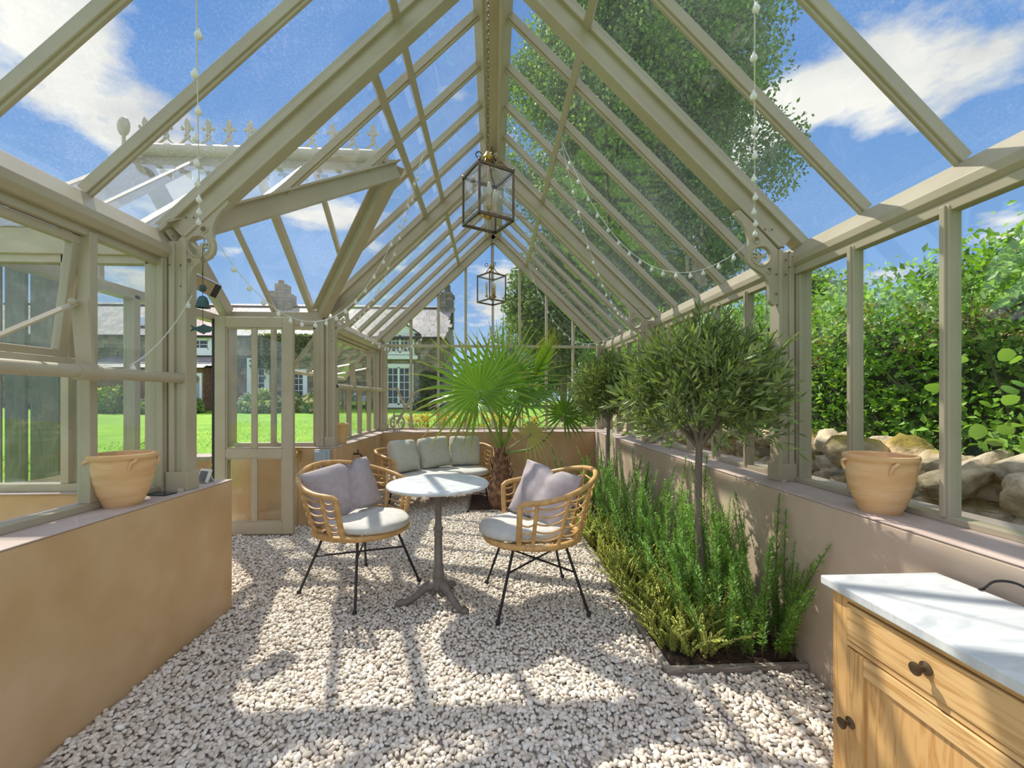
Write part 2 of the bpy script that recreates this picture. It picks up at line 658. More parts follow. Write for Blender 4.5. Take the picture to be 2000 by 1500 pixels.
def leaf_mesh(name, pos, dirs, nrm, length, width, cols, fold=0.15, smooth=False):
    """diamond leaves, two triangles each, folded along the midrib"""
    n = len(pos)
    d = dirs / (np.linalg.norm(dirs, axis=1, keepdims=True) + 1e-9)
    s = np.cross(d, nrm)
    s /= (np.linalg.norm(s, axis=1, keepdims=True) + 1e-9)
    u = np.cross(s, d)
    L = np.asarray(length).reshape(-1, 1) * np.ones((n, 1))
    W = np.asarray(width).reshape(-1, 1) * np.ones((n, 1))
    b = pos
    t = pos + d * L - u * L * 0.12
    l = pos + d * L * 0.45 + s * W * 0.5 + u * W * fold
    r = pos + d * L * 0.45 - s * W * 0.5 + u * W * fold
    V = np.stack([b, r, t, l], 1).reshape(-1, 3)
    i = np.arange(n)[:, None] * 4
    F = np.concatenate([i + np.array([0, 1, 2]), i + np.array([0, 2, 3])], 1).reshape(-1, 3)
    return mesh_np(name, V, F, np.repeat(cols, 4, 0), smooth)


def mixcol(n, stops, var=0.12):
    stops = np.array(stops)
    k = RNG.integers(0, len(stops), n)
    k2 = RNG.integers(0, len(stops), n)
    t = RNG.uniform(0, 1, (n, 1))
    c = stops[k] * t + stops[k2] * (1 - t)
    return np.clip(c * RNG.uniform(1 - var, 1 + var, (n, 1)), 0, 1)


def unit(n, dim=3):
    v = RNG.normal(size=(n, dim))
    return v / np.linalg.norm(v, axis=1, keepdims=True)


def curve_plate(outline, holes, depth):
    """flat plate with holes (2D outlines in XY), extruded by depth along Z -> mesh"""
    cu = bpy.data.curves.new('plate', 'CURVE')
    cu.dimensions = '2D'
    cu.fill_mode = 'BOTH'
    cu.extrude = depth / 2
    for loop in [outline] + holes:
        sp = cu.splines.new('POLY')
        sp.points.add(len(loop) - 1)
        for p, q in zip(sp.points, loop):
            p.co = (q[0], q[1], 0, 1)
        sp.use_cyclic_u = True
    o = bpy.data.objects.new('plate', cu)
    COL.objects.link(o)
    dg = bpy.context.evaluated_depsgraph_get()
    dg.update()
    me = bpy.data.meshes.new_from_object(o.evaluated_get(dg))
    bpy.data.objects.remove(o)
    bpy.data.curves.remove(cu)
    return me


def circ(c, r, n=20):
    return [(c[0] + r * math.cos(2 * math.pi * i / n), c[1] + r * math.sin(2 * math.pi * i / n)) for i in range(n)]


def spline(pts, n=8):
    """Catmull-Rom through pts"""
    P = [Vector(p) for p in pts]
    P = [P[0] * 2 - P[1]] + P + [P[-1] * 2 - P[-2]]
    out = []
    for i in range(1, len(P) - 2):
        for k in range(n):
            t = k / n
            a, b, c, d = P[i - 1], P[i], P[i + 1], P[i + 2]
            out.append(0.5 * ((2 * b) + (c - a) * t + (2 * a - 5 * b + 4 * c - d) * t * t + (3 * b - a - 3 * c + d) * t ** 3))
    out.append(P[-2])
    return out

# ------------------------------------------------------------------ dimensions of the glasshouse
EX, ZE, SL = 1.745, 2.13, 0.965            # eaves half width, eaves height, roof slope
PY, Y0 = 0.4195, 2.3547                    # glazing bar spacing, first truss in view
WL, WR = -1.558, 1.465                    # inner faces of the dwarf walls
ZL, ZR, ZG = 0.772, 0.79, 0.788           # sill heights left, right, far
YG = 6.60                                  # far gable glass
YI = 6.08                                  # inner face of the far wall
PYR, PXA = 3.403, 0.78                     # porch ridge y, where it meets the main roof
PHW = 1.0487                               # porch half width
PXE = -2.66                                # porch outer end
NR = Vector((SL, 0, 1)).normalized()       # roof normals
NLm = Vector((-SL, 0, 1)).normalized()


def yk(k):
    return Y0 + PY * k


def rz(x):
    return ZE + (EX - abs(x)) * SL


PZR = rz(PXA)
PSL = (PZR - ZE) / PHW


def valley_x(y):
    return PXA + abs(y - PYR) * (EX - PXA) / PHW


def valley_dy(x):
    return min((x - PXA) * PHW / (EX - PXA), PHW)


def structure(name, label, cat='structure'):
    return tag(empty(name), label, cat, kind='structure')


# ------------------------------------------------------------------ floor
floor = tag(MB().b2(-3.6, 1.6, -0.8, 6.3, -0.2, -0.012).build('floor', GRAVELBED), 'cream gravel floor of the glasshouse', 'floor', kind='structure')

BX0, BY0 = 0.815, 1.93                      # planting bed corner
CX0, CX1, CY0, CY1 = -0.27, 0.50, 4.76, 5.70  # palm cut-out


def on_gravel(x, y):
    ok = (x > WL + 0.008) & (x < WR - 0.01) & (y < YI - 0.01)
    porch = (x > -2.7) & (y > 2.66) & (y < 4.3)
    ok = ok | porch
    bed = (x > BX0 - 0.035) & (y > BY0 - 0.035)
    cut = (x > CX0 - 0.02) & (x < CX1 + 0.02) & (y > CY0 - 0.02) & (y < CY1 + 0.02)
    cab = (x > 1.05) & (y < 1.32) & (y > 0.68)
    return ok & ~bed & ~cut & ~cab


PEBCOL = [(0.76, 0.66, 0.54), (0.86, 0.78, 0.67), (0.66, 0.57, 0.46), (0.82, 0.73, 0.62), (0.88, 0.82, 0.73), (0.60, 0.51, 0.41), (0.80, 0.67, 0.55)]


def pebbles(y0, y1, pitch, size, sub, x0=-2.7, x1=1.45):
    nx, ny = int((x1 - x0) / pitch), int((y1 - y0) / pitch)
    gx, gy = np.meshgrid(np.arange(nx), np.arange(ny))
    x = x0 + (gx.ravel() + 0.5 * (gy.ravel() % 2) + RNG.uniform(-0.42, 0.42, nx * ny)) * pitch
    y = y0 + (gy.ravel() + RNG.uniform(-0.42, 0.42, nx * ny)) * pitch
    keep = on_gravel(x, y)
    x, y = x[keep], y[keep]
    n = len(x)
    B, F = ico(sub)
    V = blob_verts(B, n, 0.05)
    sc = RNG.lognormal(0, 0.2, (n, 1, 1)) * size
    ax = np.stack([RNG.uniform(0.95, 1.5, n), RNG.uniform(0.75, 1.05, n), RNG.uniform(0.55, 0.85, n)], -1)[:, None, :]
    V = V * ax * np.minimum(sc, size * 1.5)
    V = np.einsum('nij,nkj->nki', rand_rot(n, 0.5), V)
    z = RNG.uniform(-0.010, 0.006, n)
    V = V + np.stack([x, y, z], -1)[:, None, :]
    C = mixcol(n, PEBCOL, 0.10)
    return V, F, C, x, y


V, F, C, x, y = pebbles(1.15, 2.1, 0.0165, 0.0101, 2)
# the 300 that show largest (nearest the front of the picture) are parts of their own
score = np.where((y > 1.4) & (np.abs(x + 0.05 * y) < y * 1.1), y, 99)
order = np.argsort(score)
big, rest = order[:300], order[300:]
for i in big:
    c = V[i].mean(0)
    me = mesh_np('pebble', V[i] - c, F, np.repeat(C[i][None], V.shape[1], 0), True)
    me.materials.append(PEB)
    o = share('pebble', me, floor)
    o.location = c
k = V.shape[1]
Vr = V[rest].reshape(-1, 3)
Fr = (F[None] + (np.arange(len(rest)) * k)[:, None, None]).reshape(-1, 3)
me1 = mesh_np('near_gravel', Vr, Fr, np.repeat(C[rest], k, 0), True)
tag(put('near_gravel', me1, PEB, floor), kind='stuff')
V, F, C, x, y = pebbles(2.1, 6.08, 0.0180, 0.0113, 1)
k = V.shape[1]
me2 = mesh_np('far_gravel', V.reshape(-1, 3), (F[None] + (np.arange(len(V)) * k)[:, None, None]).reshape(-1, 3), np.repeat(C, k, 0), True)
tag(put('far_gravel', me2, PEB, floor), kind='stuff')

# planting bed: soil and board edging
bed = thing('planting_bed', 'long planting bed of dark soil edged with grey boards along the right wall', 'bed', (BX0, BY0, 0))


def soil_mesh(w, l, h):
    nx, ny = max(6, int(w / 0.03)), max(6, int(l / 0.03))
    gx, gy = np.meshgrid(np.linspace(0, w, nx), np.linspace(0, l, ny))
    z = h + RNG.normal(scale=0.006, size=gx.shape) + 0.008 * np.sin(gx * 17 + gy * 9)
    V = np.stack([gx, gy, z], -1).reshape(-1, 3)
    i = (np.arange(ny - 1)[:, None] * nx + np.arange(nx - 1)[None]).ravel()
    F = np.stack([i, i + 1, i + nx + 1, i + nx], -1)
    return mesh_np('soil', V, F, None, True)


put('soil', soil_mesh(WR - BX0 - 0.004, YI - BY0 - 0.004, 0.008), SOIL, bed)
for i in range(3):
    a, b = i * 1.38, min((i + 1) * 1.38, YI - BY0) - 0.006
    MB().b2(-0.026, 0, a, b, -0.1, 0.026).build('edging_board', EDGEWOOD, bed, bevel=0.003)
MB().b2(-0.026, WR - BX0 - 0.004, -0.026, 0, -0.1, 0.024).build('edging_board', EDGEWOODX, bed, bevel=0.003)
cut = thing('palm_bed', 'small square of bare dark soil at the foot of the palm', 'bed', (CX0, CY0, 0))
put('soil', soil_mesh(CX1 - CX0, CY1 - CY0, 0.006), SOIL, cut)
for a in ((-0.015, 0.0, -0.015, CY1 - CY0), (-0.015, CX1 - CX0, -0.015, 0.0), (CX1 - CX0, CX1 - CX0 + 0.015, -0.015, CY1 - CY0)):
    MB().b2(a[0], a[1], a[2], a[3], -0.1, 0.018).build('edging_strip', EDGEWOODX, cut)

# ------------------------------------------------------------------ dwarf walls


def dwarf(name, label, boxes, sills, pm=None):
    w = structure(name, label, 'wall')
    for b in boxes:
        MB().b2(*b).build('plaster_wall', pm or PLASTER, w, bevel=0.008)
    for s in sills:
        MB().b2(*s).build('sill', SILLP, w, bevel=0.004)
    return w


XO = 1.93
dwarf('wall_left', 'brown plastered dwarf wall on the left, broken by the porch',
      [(WL, -XO, -0.8, 2.64, -0.15, ZL - 0.006), (WL, -XO, 4.33, YG + 0.15, -0.15, ZL - 0.006),
       (-XO, PXE - 0.1, 2.3, 2.64, -0.15, ZL - 0.006), (-XO, -2.57, 4.33, 4.62, -0.15, ZL - 0.006),
       (PXE - 0.1, PXE + 0.14, 2.64, 3.2, -0.15, ZL - 0.006)],
      [(WL + 0.002, -XO, -0.8, 2.642, ZL - 0.006, ZL), (WL + 0.002, -XO, 4.328, YG + 0.15, ZL - 0.006, ZL),
       (-XO, PXE - 0.12, 2.28, 2.64, ZL - 0.006, ZL), (-XO, -2.58, 4.328, 4.62, ZL - 0.006, ZL)])
dwarf('wall_right', 'brown plastered dwarf wall behind the planting bed, toned paler for its light',
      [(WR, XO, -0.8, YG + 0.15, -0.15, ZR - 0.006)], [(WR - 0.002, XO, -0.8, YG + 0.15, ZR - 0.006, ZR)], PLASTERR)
dwarf('wall_far', 'brown plastered dwarf wall below the far gable',
      [(WL, WR, YI, YG + 0.15, -0.15, ZG - 0.006)], [(WL, WR, YI - 0.002, YG + 0.15, ZG - 0.006, ZG)])

# ------------------------------------------------------------------ roof
roof = structure('ceiling', 'glazed pitched roof of sage beige bars and panes', 'roof')


def ridge_beam():
    m = MB()
    zr = rz(0)
    m.b2(-0.045, 0.045, yk(-5) - 0.1, YG + 0.06, zr + 0.0, zr + 0.12)
    m.build('ridge_beam', PAINT, roof, bevel=0.004)
    for s in (-1, 1):
        m = MB()
        m.bar((s * 0.085, yk(-5) - 0.1, rz(0.085)), (s * 0.085, YG + 0.06, rz(0.085)), 0.036, 0.09, NR if s > 0 else NLm, 0.0)
        m.build('ridge_flange', PAINT, roof, bevel=0.004)


ridge_beam()
for s in (-1, 1):
    n = NR if s > 0 else NLm
    # eaves beam
    prof = [(1.675, 2.045), (1.74, 2.135), (1.82, 2.08), (1.82, 1.985), (1.70, 1.985), (1.675, 2.01)]
    spans = [(yk(-5) - 0.1, YG + 0.06)] if s > 0 else [(yk(-5) - 0.1, Y0), (yk(5), YG + 0.06)]
    for a, b in spans:
        MB().prism([(s * q[0], (a + b) / 2, q[1]) for q in (prof if s < 0 else prof[::-1])], (0, 1, 0), b - a).build('eaves_beam', PAINT, roof, bevel=0.003)
    # glazing bars
    for k in range(-5, 11):
        if k in (-5, 0, 5, 10):
            continue
        y = yk(k)
        xe = EX
        if s < 0 and 0 < k < 5:
            xe = valley_x(y)
        m = MB()
        m.bar((s * xe, y, rz(xe)), (s * 0.08, y, rz(0.08)), 0.034, 0.05, n, 0.025)
        m.bar((s * xe, y, rz(xe)), (s * 0.08, y, rz(0.08)), 0.016, 0.016, n, -0.006)
        m.build('glazing_bar', PAINT, roof, bevel=0.003)
    # panes
    for k in range(-5, 10):
        a, b = yk(k) + 0.012, yk(k + 1) - 0.012
        if s < 0 and 0 <= k < 5:
            ys = [a, b] if not (a < PYR < b) else [a, PYR, b]
            poly = [(-valley_x(q) + 0.0, q) for q in ys] + [(-0.09, b), (-0.09, a)]
        else:
            poly = [(s * (EX + 0.05), a), (s * (EX + 0.05), b), (s * 0.09, b), (s * 0.09, a)]
        P = [Vector((q[0], q[1], rz(q[0]))) + n * 0.045 for q in poly]
        MB().prism(P if s > 0 else P[::-1], n, 0.004).build('pane', GROOF, roof)
    # purlin
    q = 0.525
    m = MB().bar((s * q, yk(-5), rz(q)), (s * q, YG - 0.05, rz(q)), 0.045, 0.022, n, -0.013)
    m.build('purlin', PAINT, roof, bevel=0.003)
MB().bar((-0.70, yk(0), rz(0.70)), (-0.70, yk(5), rz(0.70)), 0.05, 0.03, NLm, -0.016).build('purlin', PAINT, roof, bevel=0.003)
# ridge vent stays
for s in (-1, 1):
    m = MB()
    m.tube(spline([(s * 0.40, 5.0, 3.36), (s * 0.30, 5.0, 3.40), (s * 0.20, 5.0, 3.41), (s * 0.11, 5.0, 3.39)], 5), 0.009, 6)
    m.bar((s * 0.17, 5.0, 3.40), (s * 0.36, 5.0, 3.20), 0.012, 0.03, (0, 1, 0))
    m.build('vent_stay', PAINT, roof)

# ------------------------------------------------------------------ trusses
BR_OUT = [(1.357, 2.304), (1.38, 2.309), (1.446, 2.247), (1.6, 2.088), (1.6, 1.787), (1.578, 1.776), (1.562, 1.785), (1.55, 1.81),
          (1.547, 1.878), (1.54, 1.915), (1.517, 1.951), (1.441, 1.996), (1.422, 2.023), (1.418, 2.055), (1.425, 2.091), (1.432, 2.137),
          (1.424, 2.173), (1.408, 2.209), (1.388, 2.241), (1.352, 2.277), (1.347, 2.292)]
BR_ME = curve_plate(BR_OUT, [circ((1.503, 2.054), 0.054), circ((1.547, 1.974), 0.015, 12), circ((1.474, 2.142), 0.016, 12)], 0.022)
FL_ME = curve_plate([(1.545, 2.075), (1.53, 2.072), (1.512, 2.056), (1.502, 2.056), (1.492, 2.07), (1.474, 2.08), (1.458, 2.07), (1.466, 2.064), (1.478, 2.066), (1.484, 2.056),
                     (1.451, 2.062), (1.451, 2.046), (1.48, 2.046), (1.478, 2.034), (1.464, 2.026), (1.466, 2.01), (1.484, 2.004), (1.502, 2.018), (1.505, 2.036), (1.52, 2.042), (1.535, 2.058)], [], 0.012)
RIM_ME = None


def plate_at(me, y, s):
    """upright plate drawn in x,z, set into the plane y; s mirrors it"""
    m2 = me.copy()
    M = Matrix(((s, 0, 0, 0), (0, 0, -1, y), (0, 1, 0, 0), (0, 0, 0, 1)))
    m2.transform(M)
    if s < 0:
        m2.flip_normals()
    return m2


for ti, k in enumerate((-5, 0, 5, 10)):
    y = yk(k)
    t = structure('trim_%d' % (ti + 1), ['cream roof truss at the end of the bay above the cabinet', 'cream roof truss with cast brackets at the near side of the porch',
                                         'cream roof truss with cast brackets at the far side of the porch', 'cream end truss framing the far gable'][ti], 'truss')
    for s in (-1, 1):
        n = NR if s > 0 else NLm
        m = MB()
        a, b = (s * (EX + 0.03), y, rz(EX + 0.03)), (s * 0.02, y, rz(0.02))
        m.bar(a, b, 0.05, 0.05, n, 0.025)
        m.bar(a, b, 0.095, 0.026, n, -0.006)
        m.bar((s * 1.70, y, rz(1.70)), b, 0.05, 0.085, n, -0.055)
        m.bar((s * 1.69, y, rz(1.69)), b, 0.08, 0.02, n, -0.108)
        m.build('principal_rafter', PAINT, t, bevel=0.004)
        zs = ZR if s > 0 else ZL
        m = MB()
        m.b2(s * 1.60, s * 1.625, y - 0.042, y + 0.042, zs, 2.09)
        m.b2(s * 1.625, s * 1.70, y - 0.03, y + 0.03, zs, 2.08)
        m.b2(s * 1.66, s * 1.69, y - 0.042, y + 0.042, zs, 2.07)
        m.b2(s * 1.70, s * 1.79, y - 0.042, y + 0.042, zs, 2.06)
        m.b2(s * 1.705, s * 1.735, y - 0.06, y + 0.06, zs, 2.03)
        m.build('post', PAINT, t, bevel=0.004)
        MB().b2(s * 1.592, s * 1.70, y - 0.048, y + 0.048, zs, zs + 0.10).build('post_shoe', PAINT, t, bevel=0.003)
        MB().lathe([(0.0, 0), (0.016, 0.0), (0.017, 0.008), (0.011, 0.016), (0.0, 0.018)], 10, (s * 1.615, y - 0.058, zs)).build('foot_bolt', PAINT, t, True)
        if k in (0, 5, -5):
            g = put('bracket', plate_at(BR_ME, y - 0.022, s), PAINT, t)
            g.location.x = -0.042 if s < 0 else 0.0
            put('fleur', plate_at(FL_ME, y - 0.022, s), PAINT, g)
            m = MB()
            for c, r in (((1.503, 2.054), 0.057), ((1.547, 1.974), 0.017), ((1.474, 2.142), 0.018)):
                m.tube([(s * q[0], y - 0.034, q[1]) for q in circ(c, r, 20)], 0.0045, 6, True)
            m.build('bracket_rim', PAINT, g, True)
            m = MB()
            for q in ((1.625, 2.10), (1.66, 2.075), (1.675, 2.05), (1.64, 2.03), (1.66, 1.99), (1.64, 1.95), (1.585, 1.95), (1.585, 1.84), (1.52, 2.2), (1.56, 2.2)):
                m.ball((s * q[0], y - 0.04, q[1]), (0.006, 0.005, 0.006), 6, 4)
            tag(m.build('rivet', IRON, g), kind='stuff')

# ------------------------------------------------------------------ porch roof and frame
porch = structure('trim_5', 'cream gabled porch frame and roof on the left with fleur cresting', 'porch')
for sy in (-1, 1):
    yE = PYR + sy * PHW
    nP = Vector((0, sy * PSL, 1)).normalized()

    def pz(dy):
        return PZR - PSL * dy
    MB().bar((-EX, yE, ZE), (-PXA, PYR, PZR), 0.085, 0.11, (0, 0, 1), -0.02).build('valley_beam', PAINT, porch, bevel=0.004)
    MB().bar((-EX, yE, ZE + 0.035), (-PXA, PYR, PZR + 0.035), 0.19, 0.012, NLm + nP, 0.0).build('valley_gutter', PAINT, porch)
    cells = [PXA + 0.02, 1.40, 1.84, 2.22, -PXE]
    for i, xv in enumerate(cells[1:]):
        dv = valley_dy(xv)
        thick = 1.5 if i == 3 else (1.5 if i == 1 else 1.0)
        m = MB()
        m.bar((-xv, PYR, PZR), (-xv, PYR + sy * dv, pz(dv)), 0.034 * thick, 0.05 * thick, nP, 0.025 * (2 - thick))
        if i == 3:
            m.bar((-xv, PYR, PZR), (-xv, PYR + sy * dv, pz(dv)), 0.085, 0.09, nP, -0.05)
        m.build('porch_bar', PAINT, porch, bevel=0.003)
    for x0, x1 in zip(cells[:-1], cells[1:]):
        if x0 < EX < x1:
            xs = [x0, EX, x1]
        else:
            xs = [x0, x1]
        lower = [(x, valley_dy(x) + (0.04 if x >= EX else 0)) for x in xs]
        poly = [(-x1, 0.0), (-x0, 0.0)] + [(-q[0], q[1]) for q in lower]
        P = [Vector((q[0], PYR + sy * q[1], pz(q[1]))) + nP * 0.045 for q in poly]
        if (P[1] - P[0]).cross(P[2] - P[1]).dot(nP) < 0:
            P = P[::-1]
        MB().prism(P, nP, 0.004).build('pane', GROOF, porch)
    # porch eaves beam and corner post
    MB().b2(-EX + 0.02, PXE, yE - 0.04, yE + 0.06, ZE - 0.13, ZE + 0.0).build('eaves_beam', PAINT, porch, bevel=0.004)
    MB().b2(PXE - 0.05, PXE + 0.05, yE - 0.05, yE + 0.05, ZL, ZE).build('corner_post', PAINT, porch, bevel=0.004)
MB().b2(-PXA + 0.02, PXE - 0.06, PYR - 0.03, PYR + 0.03, PZR - 0.03, PZR + 0.06).build('porch_ridge', PAINT, porch, bevel=0.004)
MB().tube([(-PXA - 0.05, PYR, PZR + 0.08), (PXE - 0.09, PYR, PZR + 0.08)], 0.06, 12).build('ridge_cap', PAINT, porch, True)
# door opening: jambs, header, side panes
for a, b, q in ((3.19, 3.24, 0.02), (4.05, 4.10, 0.15)):
    MB().b2(PXE + q, PXE + q + 0.08, a, b, 0.0, 2.0).build('door_jamb', PAINT, porch, bevel=0.003)
MB().b2(PXE - 0.0, PXE + 0.10, 2.36, 4.45, 1.97, 2.04).build('door_header', PAINT, porch, bevel=0.004)
MB().b2(PXE + 0.118, PXE + 0.134, 4.0, 4.02, 0.03, 1.98).build('door_edge_strip', BLACK, porch)  # black strip along the hinge edge of the open door
for a, b in ((2.41, 3.19),):
    MB().prism([(PXE + 0.04, a, ZL), (PXE + 0.04, b, ZL), (PXE + 0.04, b, 1.97), (PXE + 0.04, a, 1.97)], (1, 0, 0), 0.004).build('pane', GWALL, porch)
MB().prism([(PXE + 0.04, 2.42, 2.04), (PXE + 0.04, 4.39, 2.04), (PXE + 0.04, 4.39, 2.10), (PXE + 0.04, PYR, PZR - 0.05), (PXE + 0.04, 2.42, 2.10)], (1, 0, 0), 0.004).build('pane', GWALL, porch)
for y in (2.98, 3.82):
    MB().b2(PXE + 0.02, PXE + 0.06, y - 0.017, y + 0.017, 2.04, PZR - abs(y - PYR) * PSL - 0.02).build('porch_bar', PAINT, porch)
# cresting of fleur finials along the porch ridge
FLEUR = [(0.0, 0.215), (0.014, 0.19), (0.02, 0.165), (0.013, 0.14), (0.02, 0.136), (0.03, 0.15), (0.044, 0.146), (0.046, 0.13), (0.036, 0.118), (0.03, 0.128), (0.018, 0.122), (0.014, 0.112),
         (0.010, 0.098), (0.018, 0.085), (0.022, 0.075), (0.014, 0.062), (0.03, 0.04), (0.055, 0.018), (0.078, 0.008), (0.078, 0.0), (0.05, 0.008), (0.02, 0.034), (0.0, 0.052)]
FLEUR = FLEUR + [(-q[0], q[1]) for q in FLEUR[1:-1][::-1]]
FIN_ME = curve_plate(FLEUR, [[(0.0, 0.062), (0.01, 0.075), (0.0, 0.09), (-0.01, 0.075)]], 0.012)
FIN_ME.transform(Matrix(((1, 0, 0, 0), (0, 0, -1, 0), (0, 1, 0, 0), (0, 0, 0, 1))))
FIN_ME.materials.append(PAINT)
for i in range(12):
    share('finial', FIN_ME, porch, Matrix.Translation((-PXA - 0.16 - 0.156 * i, PYR, PZR + 0.135)))
MB().ball((-PXA - 0.16 - 0.156 * 12, PYR, PZR + 0.27), (0.05, 0.02, 0.075), 10, 8).build('end_finial', PAINT, porch, True)
MB().tube([(-PXA - 0.16 - 0.156 * 12, PYR, PZR + 0.12), (-PXA - 0.16 - 0.156 * 12, PYR, PZR + 0.21)], 0.012, 8).build('finial_stem', PAINT, porch, True)

# ------------------------------------------------------------------ glazed walls


def side_window(name, label, s, ks, zs, panes=True, skip=()):
    w = structure(name, label, 'window')
    y0, y1 = yk(ks[0]), yk(ks[-1])
    x = s * 1.715
    MB().b2(s * 1.685, s * 1.745, y0, y1, zs, zs + 0.025).build('bottom_rail', PAINT, w, bevel=0.003)
    MB().b2(s * 1.69, s * 1.74, y0, y1, 1.95, 1.99).build('top_rail', PAINT, w, bevel=0.003)
    for k in ks[1:-1]:
        if k in skip:
            continue
        m = MB().b2(s * 1.685, s * 1.735, yk(k) - 0.019, yk(k) + 0.019, zs + 0.02, 1.97)
        m.b2(s * 1.675, s * 1.69, yk(k) - 0.010, yk(k) + 0.010, zs + 0.02, 1.97)
        m.build('mullion', PAINT, w, bevel=0.003)
    if panes:
        kk = [k for k in ks if k not in skip]
        for a, b in zip(kk[:-1], kk[1:]):
            ya, yb = yk(a) + 0.015, yk(b) - 0.015
            P = [(x, ya, zs + 0.02), (x, yb, zs + 0.02), (x, yb, 1.96), (x, ya, 1.96)]
            MB().prism(P if s > 0 else P[::-1], (s, 0, 0), 0.004).build('pane', GWALL, w)
    return w


side_window('window_1', 'glazed right wall nearest the cabinet', 1, [-5, -4, -3, -2, -1, 0], ZR)
side_window('window_2', 'glazed right wall behind the large olive tree', 1, [0, 1, 2, 3, 4, 5], ZR)
side_window('window_3', 'glazed right wall at the far end', 1, [5, 6, 7, 8, 9, 10], ZR)


def vent_window(name, label, ks, ksash, ang, zt, zb, bars, tubez, lever_y):
    """left wall bay: fixed panes, a top-hung sash pushed outwards, and its winding tube"""
    s = -1
    w = structure(name, label, 'window')
    y0, y1 = yk(ks[0]), yk(ks[-1])
    x = -1.755
    MB().b2(-1.725, -1.785, y0, y1, ZL, ZL + 0.03).build('bottom_rail', PAINT, w, bevel=0.003)
    MB().b2(-1.73, -1.77, y0, y1, 1.95, 1.99).build('top_rail', PAINT, w, bevel=0.003)
    sa, sb = yk(ksash[0]), yk(ksash[1])
    for k in ks[1:-1]:
        inside = ksash[0] < k < ksash[1]
        if inside and not bars:
            continue
        MB().b2(-1.722, -1.775, yk(k) - 0.019, yk(k) + 0.019, ZL + 0.03, zb if inside else 1.97).build('mullion', PAINT, w, bevel=0.003)
    MB().b2(-1.73, -1.77, sa, sb, zb - 0.035, zb).build('transom', PAINT, w, bevel=0.003)
    cuts = [k for k in ks if bars or not (ksash[0] < k < ksash[1])]
    for a, b in zip(cuts[:-1], cuts[1:]):
        top = zb - 0.03 if (a >= ksash[0] and b <= ksash[1]) else 1.96
        P = [(x, yk(a) + 0.015, ZL + 0.03), (x, yk(b) - 0.015, ZL + 0.03), (x, yk(b) - 0.015, top), (x, yk(a) + 0.015, top)]
        MB().prism(P[::-1], (-1, 0, 0), 0.004).build('pane', GWALL, w)
    # sash
    h = zt - zb
    d = Vector((-math.sin(ang), 0, -math.cos(ang)))
    nn = Vector((-math.cos(ang), 0, math.sin(ang)))
    o = Vector((-1.775, 0, zt))

    def pt(y, t):
        return o + d * t + Vector((0, y, 0))
    m = MB()
    for yy in (sa + 0.03, sb - 0.03):
        m.bar(pt(yy, 0), pt(yy, h), 0.04, 0.035, nn)
    for tt in (0.02, h - 0.02):
        m.bar(pt(sa + 0.01, tt), pt(sb - 0.01, tt), 0.035, 0.04, nn)
    if bars:
        for k in range(ksash[0] + 1, ksash[1]):
            m.bar(pt(yk(k), 0), pt(yk(k), h), 0.03, 0.03, nn)
    f = m.build('sash', PAINT, w, bevel=0.003)
    P = [pt(sa + 0.03, 0.02), pt(sa + 0.03, h - 0.02), pt(sb - 0.03, h - 0.02), pt(sb - 0.03, 0.02)]
    MB().prism(P, nn, 0.004).build('pane', GWALL, f)
    # winding tube and levers
    tb = MB().tube([(-1.63, y0 + 0.08, tubez), (-1.63, y1 + 0.07, tubez)], 0.026, 14).build('winding_tube', PAINT, w, True)
    MB().tube([(-1.63, y1 + 0.035, tubez), (-1.63, y1 + 0.05, tubez)], 0.029, 14).build('tube_band', IRON, tb, True)
    for ly in lever_y:
        m = MB()
        m.tube([(-1.63, ly - 0.045, tubez), (-1.63, ly + 0.045, tubez)], 0.033, 12)
        m.bar((-1.63, ly, tubez - 0.01), (-1.655, ly, tubez + 0.29), 0.012, 0.065, (1, 0, 0))
        m.build('lever_arm', PAINT, tb, True)
        e = pt(ly - 0.16, h - 0.03)
        m = MB().bar((-1.655, ly - 0.015, tubez + 0.275), e + Vector((0.03, 0, 0.02)), 0.008, 0.03, (1, 0, 0))
        m.ball((-1.655, ly - 0.03, tubez + 0.275), 0.014, 8, 6)
        m.build('lever_link', PAINT, tb, True)
    return w


vent_window('window_4', 'near left glazed wall with one wide sash pushed slightly open', [-5, -4, -3, -2, -1, 0], (-4, -1), math.radians(7), 1.95, 1.42, False, 1.36, [1.80])
vent_window('window_5', 'far left glazed wall with a barred sash propped wide open', [5, 6, 7, 8, 9, 10], (5, 9), math.radians(36), 1.95, 1.42, True, 1.385, [5.1, 5.75])
MB().tube([(-1.63, 4.46, 1.385), (-1.63, 4.50, 1.385)], 0.036, 12).build('tube_end_cap', BLACK, bpy.data.objects['window_5'], True)

# porch side glazing
for nm, lab, yy in (('window_6', 'porch side glazing nearest the camera', PYR - PHW), ('window_7', 'porch side glazing behind the open door', PYR + PHW)):
    w = structure(nm, lab, 'window')
    MB().b2(-1.80, PXE + 0.05, yy - 0.03, yy + 0.03, ZL, ZL + 0.04).build('bottom_rail', PAINT, w, bevel=0.003)
    xs = [-1.80, -2.22, PXE + 0.04]
    for x in xs[:-1]:
        MB().b2(x - 0.02, x + 0.02, yy - 0.025, yy + 0.025, ZL + 0.04, ZE - 0.12).build('mullion', PAINT, w, bevel=0.003)
    MB().b2(-1.80, PXE + 0.05, yy - 0.025, yy + 0.025, ZE - 0.17, ZE - 0.13).build('top_rail', PAINT, w)
    for a, b in zip(xs[:-1], xs[1:]):
        MB().prism([(a, yy, ZL + 0.03), (b, yy, ZL + 0.03), (b, yy, ZE - 0.15), (a, yy, ZE - 0.15)], (0, 1, 0), 0.004).build('pane', GWALL, w)

